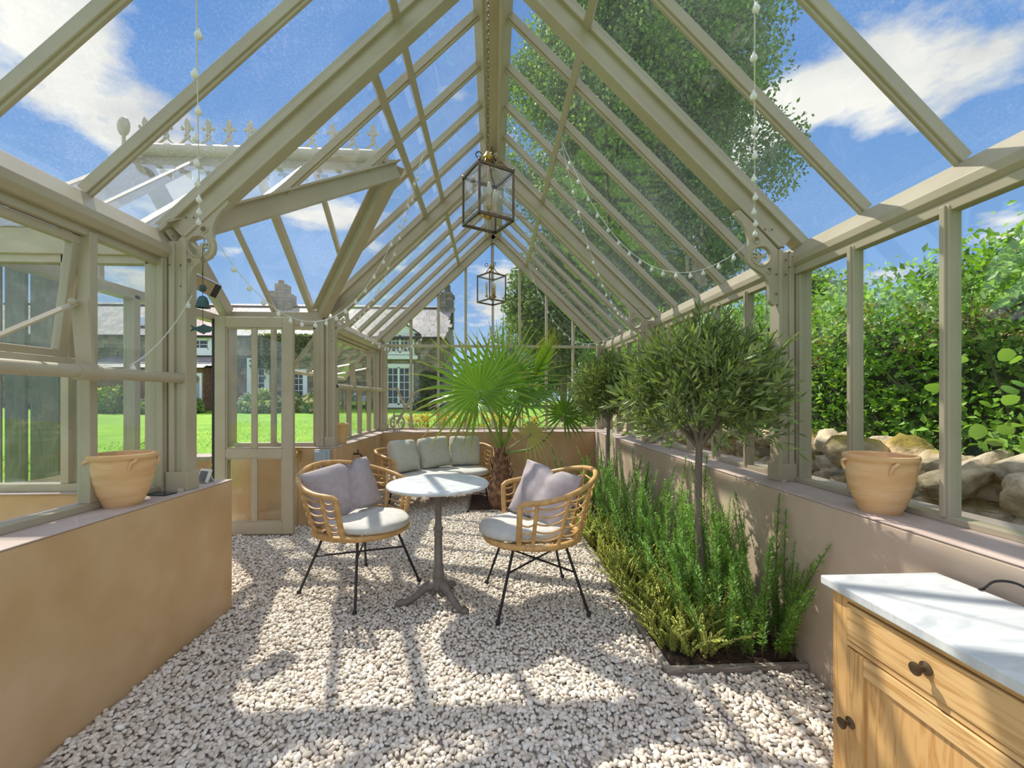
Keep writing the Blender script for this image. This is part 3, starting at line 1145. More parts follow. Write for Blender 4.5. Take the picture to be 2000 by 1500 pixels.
# far gable
gab = structure('window_8', 'far gable glazing of upright bars and one transom', 'window')
gx = [-EX + 0.01] + [-0.002 + 0.4155 * j for j in range(-4, 5)] + [EX - 0.01]
MB().b2(-EX, EX, YG - 0.03, YG + 0.03, ZG, ZG + 0.03).build('bottom_rail', PAINT, gab, bevel=0.003)
MB().b2(-EX, EX, YG - 0.025, YG + 0.025, 2.045, 2.085).build('transom', PAINT, gab, bevel=0.003)
for x in gx[1:-1]:
    MB().b2(x - 0.018, x + 0.018, YG - 0.04, YG + 0.02, ZG + 0.02, rz(x) - 0.02).build('mullion', PAINT, gab, bevel=0.003)
for a, b in zip(gx[:-1], gx[1:]):
    MB().prism([(a + .012, YG, ZG + 0.03), (b - .012, YG, ZG + 0.03), (b - .012, YG, 2.05), (a + .012, YG, 2.05)], (0, -1, 0), 0.004).build('pane', GWALL, gab)
    mid = [(0.0, YG, rz(0))] if a < 0 < b and min(-a, b) > 0.05 else []
    if min(rz(a), rz(b)) > 2.1:
        P = [(a + .012, YG, 2.08), (b - .012, YG, 2.08), (b - .012, YG, rz(b))] + mid + [(a + .012, YG, rz(a))]
        MB().prism(P, (0, -1, 0), 0.004).build('pane', GWALL, gab)

# ------------------------------------------------------------------ the open door
door = structure('door_1', 'half glazed cream door standing open into the porch', 'door')
DX0, DX1, DY = -2.52, -1.826, 4.0
W_ = 0.095
for x in (DX0, DX1 - W_):
    MB().b2(x, x + W_, DY, DY + 0.045, 0.02, 2.0).build('stile', PAINT, door, bevel=0.004)
for a, b in ((0.02, 0.13), (0.715, 0.80), (1.905, 2.0)):
    MB().b2(DX0 + W_, DX1 - W_, DY + 0.002, DY + 0.043, a, b).build('rail', PAINT, door, bevel=0.004)
xm = (DX0 + DX1) / 2
for a, b in ((0.13, 0.715), (0.80, 1.905)):
    MB().b2(xm - 0.017, xm + 0.017, DY + 0.005, DY + 0.04, a, b).build('door_bar', PAINT, door, bevel=0.004)
    for p, q in ((DX0 + W_, xm - 0.015), (xm + 0.015, DX1 - W_)):
        MB().prism([(p, DY + 0.022, a), (q, DY + 0.022, a), (q, DY + 0.022, b), (p, DY + 0.022, b)], (0, -1, 0), 0.004).build('pane', GWALL, door)
        m = MB()
        for u0, u1, v0, v1 in ((p, p + 0.012, a, b), (q - 0.012, q, a, b), (p, q, a, a + 0.012), (p, q, b - 0.012, b)):
            m.b2(u0, u1, DY + 0.006, DY + 0.02, v0, v1)
        m.build('bead', PAINT, door, bevel=0.003)

# ------------------------------------------------------------------ rattan chairs


def ring_pt(a, t, r0, r1, back):
    """point on the flared shell: a = angle from the front, t = 0 at the seat ring, 1 at the top rail"""
    rr = r0 + (r1 - r0) * (t ** 0.8)
    zt = 0.675 + 0.125 * (0.5 - 0.5 * math.cos((abs(a) - 1.05) / (math.pi - 1.05) * math.pi)) if abs(a) > 1.05 else 0.675
    z = 0.412 + (zt - 0.412) * t
    return Vector((rr * math.cos(a) - 0.03 * t, rr * math.sin(a), z))


def make_chair(label):
    t = thing('rattan_chair', label, 'chair', group=None)
    A0 = 1.05
    N = 40
    r0, r1 = 0.285, 0.355
    # seat ring of wrapped cane
    m = MB()
    m.tube([(r0 * math.cos(a) + (0.02 if abs(a) < 1 else 0), r0 * math.sin(a), 0.412) for a in [2 * math.pi * i / 40 - math.pi for i in range(40)]], 0.019, 10, True)
    m.build('seat_ring', RATTAN, t, True)
    m = MB()
    for i in range(-3, 4):
        y = i * 0.075
        x = math.sqrt(max(0, r0 * r0 - y * y))
        m.bar((-x, y, 0.402), (x, y, 0.402), 0.03, 0.008)
    m.build('seat_base', RATTAN, t)
    # top rail with the two front posts in one bent cane
    path = []
    for s in (1, -1):
        side = []
        for u in (0.0, 0.25, 0.5, 0.75):
            side.append(ring_pt(s * A0, u, r0, r1, 0))
        p1 = ring_pt(s * A0, 1.0, r0, r1, 0)
        p2 = ring_pt(s * (A0 + 0.22), 1.0, r0, r1, 0)
        c = ring_pt(s * A0, 0.93, r0, r1, 0)
        side.append(c)
        side.append((c + p1 * 2 + p2) / 4 + Vector((-0.004, 0, 0)))
        side.append(ring_pt(s * (A0 + 0.16), 1.0, r0, r1, 0))
        if s == 1:
            path += side
            for i in range(1, N):
                path.append(ring_pt(A0 + 0.2 + (2 * math.pi - 2 * A0 - 0.4) * i / N if False else (A0 + 0.2 + (math.pi - A0 - 0.2) * i / (N / 2)) if i <= N / 2 else -(math.pi - (math.pi - A0 - 0.2) * (i - N / 2) / (N / 2)), 1.0, r0, r1, 0))
        else:
            path += side[::-1]
    MB().tube(path, 0.0165, 10).build('top_rail', RATTAN, t, True)
    angs = [A0 + 0.27 + i * (2 * math.pi - 2 * A0 - 0.54) / 7 for i in range(8)]
    angs = [a if a <= math.pi else a - 2 * math.pi for a in angs]
    for a in angs:
        MB().tube([ring_pt(a, u, r0, r1, 0) for u in (0, 0.3, 0.6, 0.85, 1.0)], 0.0115, 8).build('upright', RATTAN, t, True)
    stations = [A0] + [a for a in angs if a > 0] + [a + 2 * math.pi for a in angs if a <= 0] + [2 * math.pi - A0]
    for row in range(5):
        tt = 0.16 + row * 0.165
        pts = []
        for a, b in zip(stations[:-1], stations[1:]):
            for q in range(5):
                f = q / 5
                ang = a + (b - a) * f
                ang = ang if ang <= math.pi else ang - 2 * math.pi
                sag = 4 * f * (1 - f) * 0.017
                p = ring_pt(ang, tt + 0.07, r0, r1, 0)
                pts.append(p - Vector((0, 0, sag)))
        pts.append(ring_pt(-A0, tt + 0.07, r0, r1, 0))
        MB().tube(pts, 0.0055, 6).build('weave_strand', RATTAN, t, True)
    feet = []
    for q in range(4):
        a = math.pi / 4 + q * math.pi / 2
        top = Vector((0.215 * math.cos(a), 0.215 * math.sin(a), 0.40))
        ft = Vector((0.377 * math.cos(a), 0.377 * math.sin(a), 0.004))
        feet.append((top, ft))
        l = MB().tube([top, ft], 0.0085, 8).build('leg', BLACK, t, True)
        MB().lathe([(0.0, -0.002), (0.014, -0.002), (0.014, 0.012), (0.010, 0.02), (0.0, 0.02)], 10, tuple(ft)).build('foot_cap', BLACK, l, True)
    for q in (0, 1):
        lo = feet[q][0].lerp(feet[q][1], 0.38 + 0.05 * q)
        hi = feet[q + 2][0].lerp(feet[q + 2][1], 0.30 if q else 0.42)
        MB().tube([lo, hi], 0.0065, 6).build('brace', BLACK, t, True)
    return t


def pad_mesh(name, outline_fn, th, rings=7, n=48, puff=0.35, bottom=True):
    """soft cushion: outline_fn(angle) -> radius; domed top, rounded side"""
    prof = [(0.0, 1.0 + puff * 0.35), (0.35, 1.0 + puff * 0.33), (0.65, 1.0 + puff * 0.25), (0.85, 1.0 + puff * 0.08), (0.95, 0.90), (0.99, 0.70), (1.0, 0.5),
            (0.995, 0.25), (0.96, 0.06), (0.85, 0.0), (0.0, 0.0)]
    V = []
    F = []
    for r, z in prof:
        for k in range(n):
            a = 2 * math.pi * k / n
            R = outline_fn(a) * r
            V.append((R * math.cos(a), R * math.sin(a), z * th + (0.004 * math.sin(5 * a + 9 * r) * (1 if 0.3 < r < 0.97 and z > 0.4 else 0))))
    for i in range(len(prof) - 1):
        for k in range(n):
            F.append((i * n + k, (i + 1) * n + k, (i + 1) * n + (k + 1) % n, i * n + (k + 1) % n))
    me = bpy.data.meshes.new(name)
    me.from_pydata(V, [], F)
    me.update()
    bm = bmesh.new()
    bm.from_mesh(me)
    bmesh.ops.remove_doubles(bm, verts=bm.verts, dist=1e-5)
    bmesh.ops.recalc_face_normals(bm, faces=bm.faces)
    bm.to_mesh(me)
    bm.free()
    me.polygons.foreach_set('use_smooth', [True] * len(me.polygons))
    return me


def pillow_mesh(name, w, h, th, crease=0.0, bend=0.0, seed=0, n=22, pinch=0.07, power=0.5, box=0.0, rnd=0.03):
    """scatter pillow in local x (width), z (height), y (thickness); crease folds it down the middle"""
    rg = np.random.default_rng(seed)
    ph = rg.uniform(0, 6.28, 8)
    V = []
    idx = {}

    def P(i, j, side):
        u, v = -1 + 2 * i / n, -1 + 2 * j / n
        # crowd the rows towards the rim
        u = math.sin(u * math.pi / 2) * 0.6 + u * 0.4
        v = math.sin(v * math.pi / 2) * 0.6 + v * 0.4
        x = w / 2 * u * (1 - pinch * (1 - v * v) * 0.8 * abs(u))
        z = h / 2 * v * (1 - pinch * (1 - u * u) * 0.8 * abs(v))
        q = 1 - rnd * (abs(u) * abs(v)) ** 3
        x *= q
        z *= q
        e = (max(0, (1 - abs(u) ** (2.4 + box)) * (1 - abs(v) ** (2.4 + box)))) ** power
        y = side * th / 2 * e
        y += side * e * (1 - e) * 0.035 * math.sin(7 * u + ph[0] + 3 * v) * math.cos(5 * v + ph[1])
        y += e * 0.006 * math.sin(4 * u + 6 * v + ph[2]) * side
        y += 0.012 * math.sin(3 * u + ph[3]) * abs(v) ** 3
        if crease:
            c = math.exp(-((u - 0.12 * v) / 0.13) ** 2)
            y -= side * c * crease * (0.35 + 0.65 * e)
            z -= c * 0.035 * max(0, v) - c * 0.012 * max(0, -v)
        if bend:
            y += bend * (abs(u) ** 1.7)
        return (x, y, z)
    F = []
    for side in (1, -1):
        for i in range(n + 1):
            for j in range(n + 1):
                edge = i in (0, n) or j in (0, n)
                if edge and side == -1:
                    idx[(i, j, -1)] = idx[(i, j, 1)]
                    continue
                idx[(i, j, side)] = len(V)
                V.append(P(i, j, side))
        for i in range(n):
            for j in range(n):
                q = (idx[(i, j, side)], idx[(i + 1, j, side)], idx[(i + 1, j + 1, side)], idx[(i, j + 1, side)])
                F.append(q[::-1] if side == 1 else q)
    me = bpy.data.meshes.new(name)
    me.from_pydata(V, [], F)
    me.update()
    me.polygons.foreach_set('use_smooth', [True] * len(me.polygons))
    return me


ch1 = make_chair('honey rattan tub chair on black legs, nearer the open door')
ch1.location = (-0.874, 2.883, 0)
CH1A = math.atan2(-0.55, 0.835)
ch1.rotation_euler.z = CH1A
ch2 = copy_tree(ch1)
ch2['label'] = 'honey rattan tub chair on black legs, beside the planting bed'
ch2.location = (0.256, 2.673, 0)
CH2A = math.pi + 0.13
ch2.rotation_euler.z = CH2A
for c in (ch1, ch2):
    c['group'] = 'rattan tub chairs at the bistro table'


def chair_local(loc, ang, p):
    return (loc[0] + p[0] * math.cos(ang) - p[1] * math.sin(ang), loc[1] + p[0] * math.sin(ang) + p[1] * math.cos(ang), p[2])


seat_me = pad_mesh('seat_pad', lambda a: 0.262 + 0.028 * math.exp(-(min(a, 2 * math.pi - a) / 0.9) ** 2) + 0.01 * math.cos(2 * a), 0.056)
for loc, ang, lab in ((ch1.location, CH1A, 'round pale grey seat cushion on the rattan chair near the door'), (ch2.location, CH2A, 'round pale grey seat cushion on the rattan chair beside the bed')):
    o = put('seat_cushion', seat_me, CUSH)
    o.location = chair_local(loc, ang, (0.045, 0, 0.4315))
    o.rotation_euler.z = ang
    tag(o, lab, 'cushion', 'pale grey seat cushions')
pm = pillow_mesh('scatter', 0.58, 0.36, 0.12, crease=0.05, bend=0.085, seed=3)
pm2 = pillow_mesh('scatter', 0.50, 0.37, 0.10, crease=0.016, bend=0.03, seed=5)
for me, loc, ang, p, tilt, roll, lab in ((pm, ch1.location, CH1A, (-0.10, 0.0, 0.665), 0.36, -0.10, 'mauve grey pillow creased in the middle, on the chair near the door'),
                                         (pm2, ch2.location, CH2A, (-0.06, -0.035, 0.65), 0.40, 0.14, 'mauve grey pillow leaning in the chair beside the bed')):
    o = put('scatter_pillow', me, MAUVE)
    M = Matrix.Translation(chair_local(loc, ang, p)) @ Matrix.Rotation(ang + math.pi / 2 + (0.62 if me is pm2 else 0), 4, 'Z') @ Matrix.Rotation(-tilt, 4, 'X') @ Matrix.Rotation(roll, 4, 'Y')
    o.matrix_world = M
    tag(o, lab, 'pillow', 'mauve grey pillows')

# ------------------------------------------------------------------ bistro table
tab = thing('bistro_table', 'round white marble bistro table on a cast iron pedestal', 'table', (-0.335, 2.645, 0))
MB().lathe([(0.0, 0.716), (0.295, 0.716), (0.305, 0.719), (0.309, 0.726), (0.309, 0.732), (0.304, 0.739), (0.295, 0.741), (0.0, 0.741)], 72).build('table_top', MARBLE, tab, True)
MB().lathe([(0.0, 0.70), (0.10, 0.70), (0.10, 0.716), (0.0, 0.716)], 20).build('top_plate', IRON, tab, True)
MB().lathe([(0.0, 0.09), (0.042, 0.09), (0.046, 0.11), (0.044, 0.135), (0.037, 0.145), (0.036, 0.16), (0.034, 0.20), (0.0315, 0.21), (0.033, 0.225), (0.030, 0.235), (0.0265, 0.245), (0.026, 0.30),
            (0.0235, 0.40), (0.022, 0.405), (0.027, 0.415), (0.027, 0.428), (0.022, 0.436), (0.030, 0.45), (0.030, 0.462), (0.022, 0.472), (0.020, 0.50), (0.0195, 0.56), (0.023, 0.565), (0.023, 0.575), (0.019, 0.585),
            (0.018, 0.70), (0.0, 0.70)], 24).build('column', IRON, tab, True)
for i, a in enumerate((math.radians(190), math.radians(-42), math.radians(74))):
    d = Vector((math.cos(a), math.sin(a), 0))
    pts = spline([Vector((0, 0, 0.118)) + d * 0.02, Vector((0, 0, 0.105)) + d * 0.07, Vector((0, 0, 0.06)) + d * 0.125, Vector((0, 0, 0.026)) + d * 0.18, Vector((0, 0, 0.022)) + d * 0.225], 4)
    k = len(pts)
    rs = [0.034 - 0.014 * min(1, j / (k * 0.6)) + (0.006 if j > k * 0.85 else 0) for j in range(k)]
    m = MB().tube(pts, rs, 10)
    m.ball(Vector((0, 0, 0.021)) + d * 0.232, (0.026, 0.026, 0.020), 10, 8)
    m.ball(Vector((0, 0, 0.072)) + d * 0.03, (0.022, 0.022, 0.026), 8, 6)
    m.build('foot', IRON, tab, True)

# ------------------------------------------------------------------ rattan sofa and its cushions
SO, SA = Vector((-0.66, 5.17, 0)), math.radians(31)
sofa = thing('rattan_sofa', 'curved rattan two seat sofa in the far left corner', 'sofa', SO, SA)


def sofa_plan(u):
    """u 0..1 from the left arm front round the back to the right arm front"""
    P = [(-0.62, -0.30), (-0.70, -0.12), (-0.715, 0.08), (-0.66, 0.24), (-0.48, 0.36), (-0.2, 0.41), (0.2, 0.41), (0.48, 0.36), (0.66, 0.24), (0.715, 0.08), (0.70, -0.12), (0.62, -0.30)]
    f = u * (len(P) - 1)
    i = min(int(f), len(P) - 2)
    s = f - i
    pa = [P[max(i - 1, 0)], P[i], P[i + 1], P[min(i + 2, len(P) - 1)]]
    r = []
    for k in range(2):
        a, b, c, d = (q[k] for q in pa)
        r.append(0.5 * (2 * b + (c - a) * s + (2 * a - 5 * b + 4 * c - d) * s * s + (3 * b - a - 3 * c + d) * s ** 3))
    return Vector((r[0], r[1], 0))


def sofa_pt(u, t):
    p = sofa_plan(u)
    q = p * (0.93 + 0.07 * t)
    e = min(u, 1 - u)
    zt = 0.60 + 0.06 * min(1, e / 0.2)
    q.z = 0.30 + (zt - 0.30) * t
    return q


m = MB()
pts = [sofa_pt(0.0, t) for t in (0, 0.3, 0.6, 0.85)] + [sofa_pt(0.012, 0.96)] + [sofa_pt(0.035 + 0.93 * i / 60, 1.0) for i in range(61)] + [sofa_pt(0.988, 0.96)] + [sofa_pt(1.0, t) for t in (0.85, 0.6, 0.3, 0)]
m.tube(pts, 0.017, 10).build('top_rail', RATTAN, sofa, True)
m = MB().tube([sofa_pt(i / 60, 0) for i in range(61)] + [Vector((0.3, -0.33, 0.30)), Vector((0, -0.34, 0.30)), Vector((-0.3, -0.33, 0.30))], 0.02, 10, True)
m.build('seat_ring', RATTAN, sofa, True)
MB().b2(-0.60, 0.60, -0.31, 0.34, 0.30, 0.318).build('seat_base', RATTAN, sofa, bevel=0.004)
for i in range(15):
    u = 0.05 + 0.90 * i / 14
    MB().tube([sofa_pt(u, t) for t in (0, 0.35, 0.7, 1.0)], 0.011, 8).build('upright', RATTAN, sofa, True)
for r in range(5):
    MB().tube([sofa_pt(0.005 + 0.99 * i / 70, 0.16 + 0.16 * r + 0.05 * abs(math.sin(i * math.pi / 5))) for i in range(71)], 0.0055, 6).build('weave_strand', RATTAN, sofa, True)
for x, y in ((-0.55, -0.25), (0.55, -0.25), (-0.5, 0.28), (0.5, 0.28)):
    MB().tube([(x * 0.92, y * 0.92, 0.30), (x, y, 0.004)], 0.010, 8).build('leg', BLACK, sofa, True)


def sofa_out(a):
    c, s = math.cos(a), math.sin(a)
    return 1 / (abs(c / 0.615) ** 4 + abs(s / 0.315) ** 4) ** 0.25


def in_sofa(p):
    return SO + Matrix.Rotation(SA, 3, 'Z') @ Vector(p)


o = put('bench_cushion', pad_mesh('bench_pad', sofa_out, 0.085, n=72, puff=0.2), CUSH)
o.location = in_sofa((0, -0.015, 0.3185))
o.rotation_euler.z = SA
tag(o, 'long pale grey seat cushion on the rattan sofa', 'cushion')
for (x, y, z, yaw, tilt, roll, sd), lab in zip(((-0.40, 0.06, 0.593, 0.42, 0.30, 0.03, 2), (0.02, 0.17, 0.597, 0.0, 0.24, -0.07, 4), (0.43, 0.14, 0.593, -0.30, 0.24, 0.02, 6)),
                                             ('sage grey back cushion at the door end of the rattan sofa', 'sage grey back cushion in the middle of the rattan sofa', 'sage grey back cushion at the palm end of the rattan sofa')):
    o = put('back_cushion', pillow_mesh('back_pad', 0.40, 0.385, 0.17, seed=sd, pinch=0.02, power=0.40, box=1.8, rnd=0.075), CUSHG)
    o.matrix_world = Matrix.Translation(in_sofa((x, y, z))) @ Matrix.Rotation(SA + yaw, 4, 'Z') @ Matrix.Rotation(-tilt, 4, 'X') @ Matrix.Rotation(roll, 4, 'Y')
    tag(o, lab, 'cushion', 'sage grey sofa back cushions')

# ------------------------------------------------------------------ pine cabinet with a marble top
cab = thing('pine_cabinet', 'small honey pine cabinet with one drawer and one door', 'cabinet', (1.07, 0.70, 0))
CWX, CWY, CH = 1.425 - 1.07, 0.595, 0.662
MB().b2(0.02, CWX, 0.0, 0.02, 0.0, CH).build('side_panel', PINEV, cab, bevel=0.003)
MB().b2(0.02, CWX, CWY - 0.02, CWY, 0.0, CH).build('side_panel', PINEV, cab, bevel=0.003)
MB().b2(CWX - 0.015, CWX, 0.02, CWY - 0.02, 0.03, CH).build('back_panel', PINEV, cab)
MB().b2(0.0, 0.022, CWY - 0.055, CWY, 0.0, CH).build('stile', PINEV, cab, bevel=0.003)
MB().b2(0.0, 0.022, 0.0, 0.055, 0.0, CH).build('stile', PINEV, cab, bevel=0.003)
MB().b2(0.0, 0.022, 0.055, CWY - 0.055, CH - 0.022, CH).build('rail', PINEH, cab, bevel=0.002)
MB().b2(0.0, 0.022, 0.055, CWY - 0.055, 0.508, 0.524).build('rail', PINEH, cab, bevel=0.002)
MB().b2(0.0, 0.022, 0.055, CWY - 0.055, 0.0, 0.05).build('plinth', PINEH, cab, bevel=0.002)
MB().b2(0.02, CWX - 0.015, 0.02, CWY - 0.02, 0.04, 0.055).build('floor_board', PINEH, cab)


def knob(parent, y, z, x=0.0):
    m = MB()
    prof = [(0.0, 0.0), (0.016, 0.0), (0.0165, 0.003), (0.012, 0.006), (0.0065, 0.009), (0.006, 0.018), (0.012, 0.022), (0.0155, 0.027), (0.0155, 0.031), (0.012, 0.033), (0.0, 0.034)]
    m.lathe(prof, 20)
    k = m.build('knob', BRONZE, parent, True)
    k.matrix_local = Matrix.Translation((x, y, z)) @ Matrix.Rotation(-math.pi / 2, 4, 'Y')
    return k


dr = MB().b2(-0.004, 0.018, 0.058, CWY - 0.058, 0.527, CH - 0.026).build('drawer', PINEH, cab, bevel=0.003)
knob(dr, 0.300, 0.587, -0.004)
dm = MB()
a, b, z0, z1 = 0.058, CWY - 0.058, 0.054, 0.504
dl = dm.b2(-0.004, 0.016, b - 0.055, b, z0, z1).build('cabinet_door', PINEV, cab, bevel=0.003)
MB().b2(-0.004, 0.016, a, a + 0.055, z0, z1).build('door_stile', PINEV, dl, bevel=0.003)
MB().b2(-0.004, 0.016, a + 0.055, b - 0.055, z1 - 0.055, z1).build('door_rail', PINEH, dl, bevel=0.003)
MB().b2(-0.004, 0.016, a + 0.055, b - 0.055, z0, z0 + 0.055).build('door_rail', PINEH, dl, bevel=0.003)
MB().b2(0.006, 0.012, a + 0.054, b - 0.054, z0 + 0.054, z1 - 0.054).build('door_panel', PINEV, dl)
knob(dl, b - 0.014, 0.285, -0.004)
ct = put('marble_top', MB().b2(1.045, 1.4345, 0.675, 1.315, 0.6625, 0.69).mesh('marble_top'), MARBLE, None, bevel=0.004)
tag(ct, 'white marble slab lying on the pine cabinet', 'worktop')
m = MB().tube(spline([(1.437, 1.02, 0.705), (1.433, 1.05, 0.73), (1.433, 1.10, 0.745), (1.434, 1.15, 0.73), (1.436, 1.18, 0.697)], 5), 0.0035, 6)
m.tube([(1.42, 1.18, 0.6945), (1.436, 1.18, 0.6945)], 0.0035, 6)
tag(m.build('power_cable', BLACK, None, True), 'thin black cable looped behind the marble cabinet top', 'cable')

# ------------------------------------------------------------------ pots and small things on the sills


def pot(loc, rzv, label, k=1.0):
    t = thing('terracotta_pot', label, 'pot', loc, rzv, 'terracotta pots on the window sills')
    prof = [(0.0, 0.0), (0.066, 0.0), (0.070, 0.006), (0.092, 0.06), (0.109, 0.12), (0.1155, 0.165), (0.1165, 0.19), (0.114, 0.206), (0.118, 0.211), (0.124, 0.217), (0.126, 0.226), (0.123, 0.234), (0.116, 0.236),
            (0.109, 0.232), (0.105, 0.215), (0.103, 0.18), (0.092, 0.11), (0.068, 0.022), (0.0, 0.018)]
    MB().lathe([(r * k, z * k) for r, z in prof], 40).build('pot_body', TERRA, t, True)
    for a in (0.0, math.pi / 2, math.pi, 1.5 * math.pi):
        d = Vector((math.cos(a), math.sin(a), 0))
        e = Vector((-math.sin(a), math.cos(a), 0))
        m = MB().tube(spline([d * 0.115 + e * 0.018 + Vector((0, 0, 0.213)), d * 0.127 + e * 0.012 + Vector((0, 0, 0.208)), d * 0.126 - e * 0.002 + Vector((0, 0, 0.195)), d * 0.116 - e * 0.006 + Vector((0, 0, 0.168))], 4), 0.0065, 8)
        m.build('handle', TERRA, t, True)
    return t


pot((-1.672, 2.02, ZL), math.radians(-38), 'terracotta pot with small lug handles on the left sill')
pot((1.585, 1.675, ZR), math.radians(245), 'terracotta pot with small lug handles on the right sill by the stone wall')
gp = thing('glazed_pot', 'straight yellow glazed pot on the left sill beyond the porch', 'pot', (-1.655, 4.70, ZL))
MB().lathe([(0.0, 0.0), (0.068, 0.0), (0.072, 0.008), (0.088, 0.17), (0.09, 0.19), (0.098, 0.192), (0.099, 0.215), (0.094, 0.22), (0.088, 0.217), (0.085, 0.19), (0.066, 0.02), (0.0, 0.016)], 32).build('pot_body', GLAZED, gp, True)
ck = thing('weather_clock', 'white desk thermometer with dark screen at the end of the left sill', 'clock', (-1.655, 2.54, ZL), math.radians(-25))
Rt = Matrix.Rotation(math.radians(-20), 3, 'X')
MB().box(Vector((0, 0, 0.039)), (0.088, 0.016, 0.078), Rt).build('casing', WHITEPLASTIC, ck, bevel=0.005)
MB().box(Vector((0, -0.0088, 0.0365)), (0.066, 0.002, 0.062), Rt).build('screen', SCREEN, ck)
MB().box(Vector((0, 0.03, 0.022)), (0.05, 0.003, 0.05), Matrix.Rotation(math.radians(30), 3, 'X')).build('stand', WHITEPLASTIC, ck)
ph = put('phone_slab', MB().box((0, 0, 0.0035), (0.07, 0.145, 0.007)).mesh('phone_slab'), SCREEN, None, bevel=0.003)
ph.location = (-1.68, 2.235, ZL + 0.0003)
ph.rotation_euler.z = math.radians(80)
tag(ph, 'flat dark slab lying on the left sill beside the pot', 'phone')

# weatherproof socket, taps on the walls
sk = thing('socket_box', 'grey weatherproof socket box below the porch corner post', 'socket', (-1.675, 4.3265, 0.62))
MB().b2(-0.075, 0.075, -0.055, 0, 0.0, 0.135).build('box', GREYPLASTIC, sk, bevel=0.006)
MB().b2(-0.068, 0.045, -0.068, -0.055, 0.02, 0.12).build('lid', GREYPLASTIC, sk, bevel=0.006)
MB().tube([(-0.02, -0.02, 0.0), (-0.02, -0.02, -0.60)], 0.010, 8).build('conduit', GREYPLASTIC, sk, True)


def tap(loc, rzv, label, mt):
    t = thing('garden_tap', label, 'tap', loc, rzv)
    MB().tube([(0, 0.0, 0), (0, -0.05, 0)], 0.010, 10).build('tap_stem', mt, t, True)
    MB().tube(spline([(0, -0.04, 0), (0, -0.075, -0.004), (0, -0.09, -0.03), (0, -0.09, -0.05)], 4), 0.009, 10).build('spout', mt, t, True)
    MB().tube([(0, -0.05, 0), (0, -0.05, 0.04)], 0.007, 8).build('spindle', mt, t, True)
    MB().bar((-0.03, -0.05, 0.043), (0.03, -0.05, 0.043), 0.008, 0.008).build('tap_handle', mt, t, bevel=0.002)
    return t


tp = tap((-1.90, 4.3285, 0.735), 0, 'small brass tap on the porch pier', BRASS)
MB().tube([(0, -0.012, -0.01), (0, -0.012, -0.10)], 0.006, 8).build('tap_pipe', BRASS, tp, True)
tap((WL + 0.0015, 4.86, 0.64), math.radians(90), 'dark tap with lever on the left wall below the glazed pot', mat('dark_bronze', (0.06, 0.045, 0.03), rough=0.5, metal=0.5))

# winder for the far vent
wd = thing('vent_winder', 'cream cast winding wheel with crank levers in the far left corner', 'winder', (-1.345, 6.1, ZG))
MB().b2(-0.055, -0.04, -0.012, 0.012, 0.0, 0.30).build('bracket_bar', PAINT, wd, bevel=0.002)
m = MB()
m.tube([(0.095 * math.cos(a), 0, 0.13 + 0.095 * math.sin(a)) for a in [2 * math.pi * i / 28 for i in range(28)]], 0.011, 6, True)
for i in range(6):
    a = math.pi * i / 3
    m.bar((0, 0, 0.13), (0.09 * math.cos(a), 0, 0.13 + 0.09 * math.sin(a)), 0.010, 0.010, (0, 1, 0))
for i in range(24):
    a = 2 * math.pi * i / 24
    m.box((0.112 * math.cos(a), 0, 0.13 + 0.112 * math.sin(a)), (0.018, 0.014, 0.011), Matrix.Rotation(-a, 3, 'Y'))
m.build('gear_wheel', PAINT, wd)
MB().bar((0.0, -0.02, 0.13), (0.235, -0.02, 0.55), 0.012, 0.04, (1, 0, -0.5)).build('crank_arm', PAINT, wd)
MB().bar((0.115, -0.03, 0.33), (0.0, -0.03, 0.615), 0.012, 0.032, (1, 0, 0.5)).build('crank_arm', PAINT, wd)
MB().bar((0.0, -0.03, 0.615), (-0.20, -0.03, 0.595), 0.012, 0.026, (0, 0, 1)).build('crank_arm', PAINT, wd)

# ------------------------------------------------------------------ lanterns


